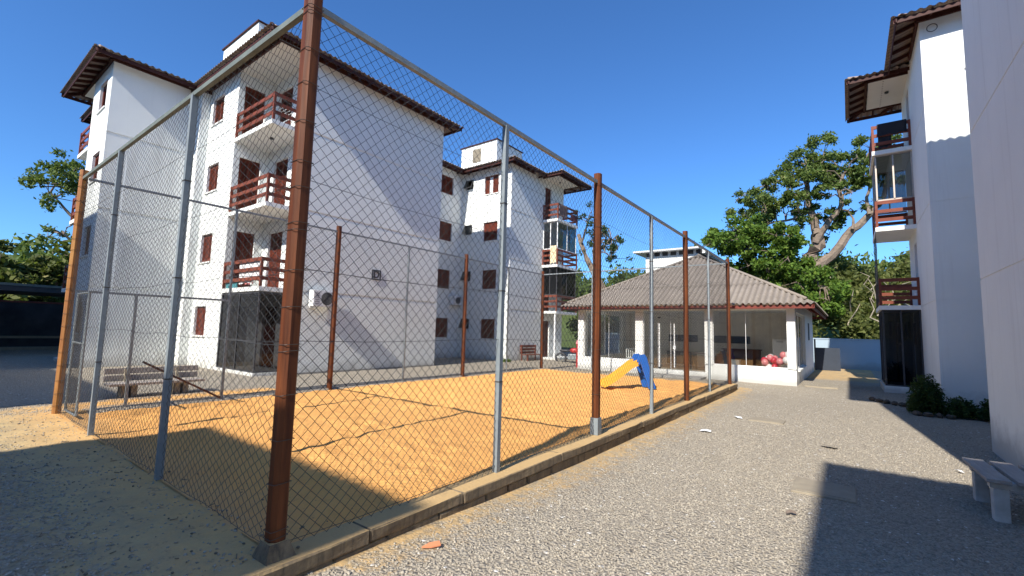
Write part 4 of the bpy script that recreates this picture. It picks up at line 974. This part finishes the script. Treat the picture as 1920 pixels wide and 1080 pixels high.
cloth('towel', 'teal cloth at the foot of the lowest balcony rail of the near block', BD.P(2.85, .07, z1+.24), BD.P(2.0, .07, z1+.22), .22, plain('teal_cloth', (.05, .22, .25), .9))
cloth('towel', 'grey blanket on the top balcony rail of the far wing', BD.P(-1.06, 15.7, z3+.9), BD.P(-1.06, 16.6, z3+.9), .7, plain('brown_cloth', (.14, .09, .08), .9))
cloth('towel', 'cream blanket on the middle balcony rail of the far wing', BD.P(-.55, 15.53, FL[2]+1.1), BD.P(-.95, 15.53, FL[2]+1.1), 1.0, plain('cream_cloth', (.72, .58, .36), .9))
cloth('towel', 'dark red cloth on the top balcony of the far wing', BD.P(-1.06, 17.0, z3+.55), BD.P(-1.06, 17.8, z3+.55), .4, plain('maroon_cloth', (.12, .03, .035), .9))
dry = thing('drying_rack', 'white folding drying rack on the top balcony of the near block', 'drying rack', BD.P(.75, .65, z3))
mb = MB()
for k in range(7): mb.tube([(-.35, -.35+k*.12, .62), (.35, -.35+k*.12, .62)], .008, 5)
mb.build('bars', WPLAST, dry)
for s_ in (-1, 1): MB().tube([(s_*.3, -.3, 0), (s_*.3, .3, .62)], .01, 5).build('leg', WPLAST, dry); MB().tube([(s_*.3, .3, 0), (s_*.3, -.3, .62)], .01, 5).build('leg', WPLAST, dry)
for k in range(4):
    cloth('towel', 'hanging clothes in the dark ground-floor porch of the right block', BR.P(-.8+k*.2, 15.75, 2.2), BR.P(-.72+k*.2, 15.8, 2.2), .5+.2*(k % 2), plain('grey_clothes', (.3, .29, .27), .9), 'clothes in the right porch')

# flat slabs in the gravel, litter
def slab(label, x0, x1, y0, y1, z=-.205):
    z = gh((x0+x1)/2, (y0+y1)/2).item()+.012
    t = thing('inspection_cover', label, 'cover', ((x0+x1)/2, (y0+y1)/2, 0)); a, b_ = (x1-x0)/2, (y1-y0)/2; mb = MB()
    mb.box(-a, a, -b_, b_, z-.08, z+.012); mb.build('lid', SLABC, t, bevel=.008)
    MB().box(-a+.05, a-.05, -b_+.05, b_-.05, z+.012, z+.017).build('panel', SLABC, t); return t
slab('square concrete inspection cover half in shadow on the gravel drive', 2.64, 3.27, 4.85, 5.5, -.20)
slab('concrete inspection cover in the sunny gravel nearer the clubhouse', 1.42, 2.08, 9.6, 10.1, -.20)
st = thing('step_stone', 'flat pale stone on the gravel by the clubhouse corner', 'stone', (2.4, 17.6, -.1)); MB().prism([(-.45, -.12), (.1, -.2), (.5, -.1), (.45, .12), (-.1, .2), (-.42, .1)], -.05, .04).build('rock', SLABC, st, bevel=.015)
ts = thing('tile_shard', 'orange broken roof tile lying on the gravel near the kerb', 'tile', (.52, 1.0, gh(.52, 1.0).item()+.012), .9); ts.scale = (.75, .55, .7)
mb = MB(); mb.add([(-.1, -.02, .0), (.0, -.05, .0), (.1, -.045, .012), (.09, .04, .03), (-.02, .035, .02), (-.1, -.02, .014), (.0, -.05, .014), (.1, -.045, .026), (.09, .04, .044), (-.02, .035, .034)], [(4,3,2,1,0),(5,6,7,8,9),(0,1,6,5),(1,2,7,6),(2,3,8,7),(3,4,9,8),(4,0,5,9)]); mb.build('shard', TERRA, ts)
for nm, lb, x, y, m_, s_ in (('paper_scrap', 'white scrap of paper on the gravel beside the kerb', 1.0, 7.66, WHITE, .1), ('paper_scrap', 'white scrap of paper farther up the gravel drive', 1.2, 9.7, WHITE, .11), ('paper_scrap', 'white scrap in front of the bench by the right wall', 4.45, 7.4, WHITE, .05),
                              ('dead_leaf', 'brown dead leaf on the sunny gravel', 2.72, 4.0, BARK, .05), ('paper_scrap', 'pale torn scrap in the middle of the gravel drive', 2.93, 7.84, SLABC, .12)):
    t = thing(nm, lb, 'litter', (x, y, gh(x, y).item()+.02), random.uniform(0, 3)); mb = MB()
    mb.add([(-s_, -s_*.5, 0), (0, -s_*.6, .02), (s_, -s_*.35, .005), (s_*.9, s_*.5, .02), (0, s_*.6, .03), (-s_*.9, s_*.4, .012)], [(0, 1, 4, 5), (1, 2, 3, 4)]); o = mb.build('sheet', m_, t); sm = o.modifiers.new('thick', 'SOLIDIFY'); sm.thickness = .003

# ---------------------------------------------------------------- vegetation
def leaves(name, C, size, mat, parent, up=0.3, shade=None, aspect=0.5):
    """one small folded leaf face at every point of C"""
    n = len(C); nr = RNG.normal(size=(n, 3)); nr[:, 2] += up; nr /= np.linalg.norm(nr, axis=1, keepdims=True)
    a = np.cross(nr, RNG.normal(size=(n, 3))); a /= np.linalg.norm(a, axis=1, keepdims=True); b_ = np.cross(nr, a)
    s_ = (size*RNG.uniform(0.6, 1.35, n))[:, None]
    V = np.stack([C-a*s_, C+b_*s_*aspect-nr*s_*.12, C+a*s_, C-b_*s_*aspect-nr*s_*.12], 1).reshape(-1, 3)
    me = mesh_np(name, V, np.arange(4*n).reshape(-1, 4)); face_attr(me, 'rnd', np.clip(RNG.beta(2, 2, n)+(0 if shade is None else shade), 0, 1))
    return link(name, me, mat, parent)
def clump(c, r, n, flat=.75, hollow=.35):
    d = RNG.normal(size=(n, 3)); d /= np.linalg.norm(d, axis=1, keepdims=True); rr = r*(hollow+(1-hollow)*RNG.uniform(0, 1, n)**.5)
    rr = rr*(0.55+0.95*RNG.uniform(0, 1, n)*RNG.uniform(0, 1, n)); return np.array(c)+d*rr[:, None]*np.array([1, 1, flat])
def limb(mb, pts, r0, r1, n=7):
    k = len(pts); pts = [Vector(p) for p in pts]; out = []; rs = []
    for i in range(k-1):
        for t in range(3):
            f_ = t/3; p = pts[i].lerp(pts[i+1], f_); j = .12*r0*3
            if t: p += Vector((random.uniform(-j, j), random.uniform(-j, j), random.uniform(-j, j)))
            out.append(p); rs.append(r0+(r1-r0)*(i+f_)/(k-1))
    out.append(pts[-1]); rs.append(r1); mb.tube(out, rs, n)
def tree(name, label, limbs, clumps, Yp, mat, size, per=230, jit=1.6, kind='tree', plane='y', group=None):
    """limbs: photo polylines with radii; clumps: (px, py, radius in m, density); all at distance Yp with depth spread"""
    at = on_y if plane == 'y' else on_x
    base = at(*limbs[0][0][0], Yp); root = thing(name, label, 'tree', (0, 0, 0), group=group); mb = MB(); LP_ = []
    for pts, r0, r1 in limbs:
        dz = random.uniform(-jit, jit)*.5; P_ = []
        for i, (u, v) in enumerate(pts): P_.append(at(u, v, Yp+dz*i/len(pts)*(1 if plane == 'y' else 1)))
        limb(mb, P_, r0, r1); LP_ += [np.array(P_[i])*(1-f_)+np.array(P_[i+1])*f_ for i in range(len(P_)-1) for f_ in (0, .33, .66, 1)]
    # thin twigs reach into every clump
    C = []
    for (u, v, r, dn) in clumps:
        dd = random.uniform(-jit, jit); c = at(u, v, Yp+dd); m = int(per*dn)
        nb = min(LP_, key=lambda q: float(np.sum((q-c)**2))); mid = (nb+c)/2+np.array([0, 0, .25*r]); mb.tube([nb, mid, c], [.06, .045, .03], 5)
        for k in range(max(2, int(4*dn))):
            off = RNG.normal(size=3)*r*.55; C.append(clump(c+off, r*.5, max(6, m//4)))
            mb.tube([c, c+off*.9], [.03, .01], 4)
    mb.build('trunk', BARK, root); cr = leaves('crown', np.concatenate(C), size, mat, root); return root
def spread(poly, n, r0, r1, dn=1.0):
    out = []; P_ = np.array(poly, float); x0, y0 = P_.min(0); x1, y1 = P_.max(0)
    while len(out) < n:
        x, y = random.uniform(x0, x1), random.uniform(y0, y1); ins = False; j = len(P_)-1
        for i in range(len(P_)):
            if (P_[i][1] > y) != (P_[j][1] > y) and x < (P_[j][0]-P_[i][0])*(y-P_[i][1])/(P_[j][1]-P_[i][1])+P_[i][0]: ins = not ins
            j = i
        if ins: out.append((x, y, random.uniform(r0, r1), dn*random.uniform(.6, 1.3)))
    return out
# big twisted tree
bt_limbs = [([(1505, 560), (1512, 520), (1528, 465), (1533, 440)], .62, .45), ([(1533, 440), (1522, 400), (1514, 350), (1514, 310)], .34, .10), ([(1530, 455), (1548, 425), (1578, 385), (1572, 345), (1590, 318)], .28, .08),
            ([(1520, 505), (1560, 480), (1598, 430), (1630, 402), (1648, 385), (1665, 330)], .40, .12), ([(1514, 350), (1500, 325), (1470, 335), (1440, 345)], .12, .03), ([(1514, 345), (1530, 318), (1545, 300)], .1, .03),
            ([(1575, 360), (1560, 345), (1548, 330)], .1, .03), ([(1520, 395), (1490, 410), (1440, 420), (1415, 430)], .13, .03), ([(1630, 402), (1625, 370), (1635, 335), (1620, 310)], .14, .04), ([(1598, 430), (1600, 410), (1590, 395)], .12, .04)]
bc = [(1500, 290, 1.2, 1), (1480, 310, 1.2, .9), (1545, 285, 1.2, 1.2), (1525, 305, 1.3, 1), (1560, 300, 1.1, 1), (1510, 325, 1.2, .9), (1470, 330, 1.0, .8), (1455, 348, 1.0, .8), (1440, 365, 1.1, .8), (1475, 355, 1.3, 1), (1490, 365, 1.1, .8),
      (1550, 320, 1.2, 1), (1575, 315, 1.1, 1), (1590, 335, 1.2, 1), (1600, 320, 1, .8), (1560, 340, .9, .7), (1535, 345, .8, .4), (1420, 372, 1.1, .9), (1430, 390, 1.2, 1), (1405, 385, .9, .6), (1395, 400, .9, .5), (1380, 375, .7, .4), (1450, 385, 1.0, .9), (1385, 420, 1.0, .6), (1410, 410, 1.2, 1), (1440, 410, 1.2, 1), (1470, 400, 1.1, .9), (1500, 400, 1.0, .7), (1430, 430, 1.2, .9),
      (1620, 290, 1.1, .9), (1635, 280, 1.1, 1), (1645, 300, 1.2, 1), (1625, 315, 1.0, .8), (1640, 335, 1.0, .8), (1620, 340, .8, .6), (1610, 380, .8, .7), (1600, 395, .7, .6), (1560, 400, .9, .6), (1540, 420, .8, .6), (1565, 420, 1.0, .8), (1580, 410, .8, .5), (1555, 440, .9, .6), (1600, 360, .8, .5), (1660, 300, 1.2, 1), (1675, 320, 1.2, 1)]
tree('spreading_tree', 'tall spreading tree with thick twisted limbs behind the clubhouse', bt_limbs, bc+spread([(1370, 400), (1400, 365), (1460, 330), (1500, 300), (1580, 290), (1640, 300), (1640, 350), (1580, 370), (1540, 395), (1500, 420), (1430, 440), (1380, 430)], 30, .7, 1.1, .6), 40, LEAF_A, .13, per=640, jit=2.4)
# bright green tree in front of it
gc = spread([(1320, 455), (1370, 425), (1430, 422), (1490, 435), (1510, 470), (1500, 530), (1440, 530), (1380, 500), (1330, 470)], 46, .8, 1.3)+spread([(1500, 520), (1550, 505), (1575, 560), (1540, 590), (1500, 570)], 14, .8, 1.2)
tree('leafy_tree', 'bright green leafy tree right behind the clubhouse roof', [([(1440, 600), (1445, 520), (1430, 470), (1400, 440)], .2, .05), ([(1445, 530), (1480, 480), (1490, 450)], .12, .04), ([(1442, 540), (1520, 545), (1545, 540)], .08, .03)], gc, 34.5, LEAF_B, .14, per=520, jit=1.8)
# tree beyond the far wing
tc_ = spread([(1095, 430), (1120, 405), (1160, 425), (1172, 470), (1150, 495), (1110, 480)], 18, .6, 1.0, .5)+[(1110, 400, .8, .5), (1098, 415, .7, .5), (1085, 410, .6, .4)]
tree('mossy_tree', 'thin-leaved tree with mossy limbs beside the far wing of the white block', [([(1150, 590), (1125, 530), (1100, 485), (1085, 440)], .33, .16), ([(1115, 512), (1112, 470), (1120, 430)], .13, .03), ([(1112, 480), (1140, 455), (1160, 440)], .09, .02), ([(1090, 455), (1100, 425), (1105, 405)], .1, .03)], tc_, 31, LEAF_D, .10, per=420, jit=1.6)
# left tree
lc = [(110, 320, 1.1, 1), (130, 315, 1.0, 1), (90, 345, 1.2, 1), (120, 345, 1.2, 1.1), (145, 335, 1, 1), (75, 350, .8, .6), (100, 370, 1.0, .8), (135, 365, 1.0, .7), (85, 380, .7, .4), (115, 440, .9, .6), (90, 445, .8, .5), (130, 425, .9, .6), (105, 465, .8, .5), (125, 480, .9, .7), (95, 505, .9, .6), (115, 515, 1.0, .7), (75, 515, .7, .5), (130, 500, .9, .7), (155, 440, 1.2, .8), (150, 480, 1.2, .8)]
tree('wispy_tree', 'dark wispy tree showing left of the white block', [([(165, 620), (155, 520), (150, 440), (145, 360)], .3, .1), ([(152, 470), (120, 440), (100, 430)], .1, .03), ([(150, 420), (120, 390), (95, 360)], .12, .03), ([(155, 530), (120, 505), (90, 510)], .1, .03)], lc, -37, LEAF_A, .12, per=380, jit=1.8, plane='x')
# hedge above the dark wall at the left
for k, (xa, xb, lb) in enumerate(((-30, 45, 'yellow-green bush above the dark wall at the far left edge'), (45, 140, 'yellow-green bush above the dark wall beside the wood post'))):
    tt_ = spread([(xa, 492+8*k), (xb, 512+6*k), (xb, 600), (xa, 600)], 26, .9, 1.3); tree('shrub', lb, [([((xa+xb)/2, 640), ((xa+xb)/2, 540)], .15, .05)], tt_, -36, LEAF_C, .2, per=260, jit=1.2, plane='x', group='bushes above the dark wall')
# thicket on the bank behind the blue wall, and the far wooded slope
C = []; 
for k in range(300):
    x = random.uniform(-4, 15); h = random.uniform(0, 1)**.8; y = 33+h*13+random.uniform(-1, 1); zt = 1.2+h*6.2+random.uniform(-.6, .6)+.7*math.sin(x*.9)
    C.append(clump((x, y, zt), random.uniform(.8, 1.7), 330, .85))
for k in range(60):
    x = random.uniform(-16, -4); y = 32.5+random.uniform(0, 3); C.append(clump((x, y, random.uniform(.8, 3.0)), random.uniform(.8, 1.3), 300, .85))
th = leaves('thicket', np.concatenate(C), .17, LEAF_C, None, up=.5); tag(th, 'dense olive thicket on the bank behind the blue wall', 'thicket', kind='stuff')
mb = MB()
for k in range(70):
    x = random.uniform(-3, 14); y = random.uniform(33, 42); z = 1+(y-33)*.45+random.uniform(0, 1.5); p = [Vector((x, y, z))]
    for j in range(3): p.append(p[-1]+Vector((random.uniform(-.6, .6), random.uniform(-.7, .1), random.uniform(.1, .7))))
    mb.tube(p, [.05, .04, .03, .012], 5)
tag(mb.build('thicket_stems', simple('bare_stem', (.42, .36, .27), (.3, .25, .18), 4, .9), None), 'pale bare stems in the thicket behind the blue wall', 'stems', kind='stuff')
C = []
for k in range(330):
    x = random.uniform(-60, 60); y = random.uniform(58, 85); C.append(clump((x, y, gh(x, y).item()+random.uniform(1, 5.5)), random.uniform(1.5, 3), 110, .8))
for k in range(160):
    x = random.uniform(-75, -50); y = random.uniform(-12, 60); C.append(clump((x, y, gh(x, y).item()+random.uniform(.5, 2)), random.uniform(1.5, 2.5), 110, .8))
fw = leaves('far_wood', np.concatenate(C), .42, LEAF_A, None, up=.5); tag(fw, 'far wooded slope behind the buildings', 'woods', kind='stuff')
# clipped bush and low plants by the right block
def bush(name, label, c, r, h, n, mat, size, spiky=False):
    root = thing(name, label, 'bush', c); u = RNG.normal(size=(n, 3)); u /= np.linalg.norm(u, axis=1, keepdims=True); u[:, 2] = np.abs(u[:, 2])
    rr = RNG.uniform(.55, 1.0, n)*(1+.15*np.sin(u[:, 0]*9+u[:, 1]*7)); p = u*rr[:, None]*np.array([r, r, h]); p[:, 2] = np.maximum(p[:, 2], .02)
    leaves('foliage', p, size, mat, root, up=.6, aspect=.22 if spiky else .5); mb = MB()
    for k in range(7): a = random.uniform(0, 6.28); mb.tube([(0, 0, -.1), (r*.5*math.cos(a), r*.5*math.sin(a), h*.6)], [.02, .008], 5)
    mb.build('stem', BARK, root); return root
bush('bush', 'round dark green bush in front of the right block porch', (4.78, 13.95, -.2), .38, .88, 5200, LEAF_D, .055, True)
bush('low_plant', 'low grey-green plant at the foot of the right block next to the bush', (5.4, 13.9, -.2), .34, .42, 1500, LEAF_D, .045)
bush('low_plant', 'low grey-green plant in the corner of the right block wall', (5.95, 13.8, -.2), .32, .46, 1500, LEAF_D, .045)
bush('grass_tuft', 'small green weed tuft at the corner of the far wing', (-10.75, 16.75, -.05), .28, .22, 700, LEAF_B, .05, True)
ROCK = simple('edging_rock', (.12, .09, .065), (.07, .055, .04), 5, .95, kind='World')
for k in range(9):
    x = 3.75+k*.16 if k < 5 else 4.55+(k-5)*.2; y = 15.6-k*.13 if k < 5 else 13.45+.05*(k % 2)
    t = thing('edging_rock', 'dark rock of the planting edge at the right block porch' if k < 5 else 'brown rock edging the bed under the round bush', 'rock', (x, y, gh(x, y).item()+.02), random.uniform(0, 3), 'rocks edging the porch' if k < 5 else 'rocks under the bush')
    mb = MB(); mb.ball((0, 0, .03), .1, 7, 5, (1.2, .8, .6)); mb.v = [(a+random.uniform(-.02, .02), b_+random.uniform(-.02, .02), c+random.uniform(-.015, .015)) for a, b_, c in mb.v]; mb.build('rock', ROCK, t)
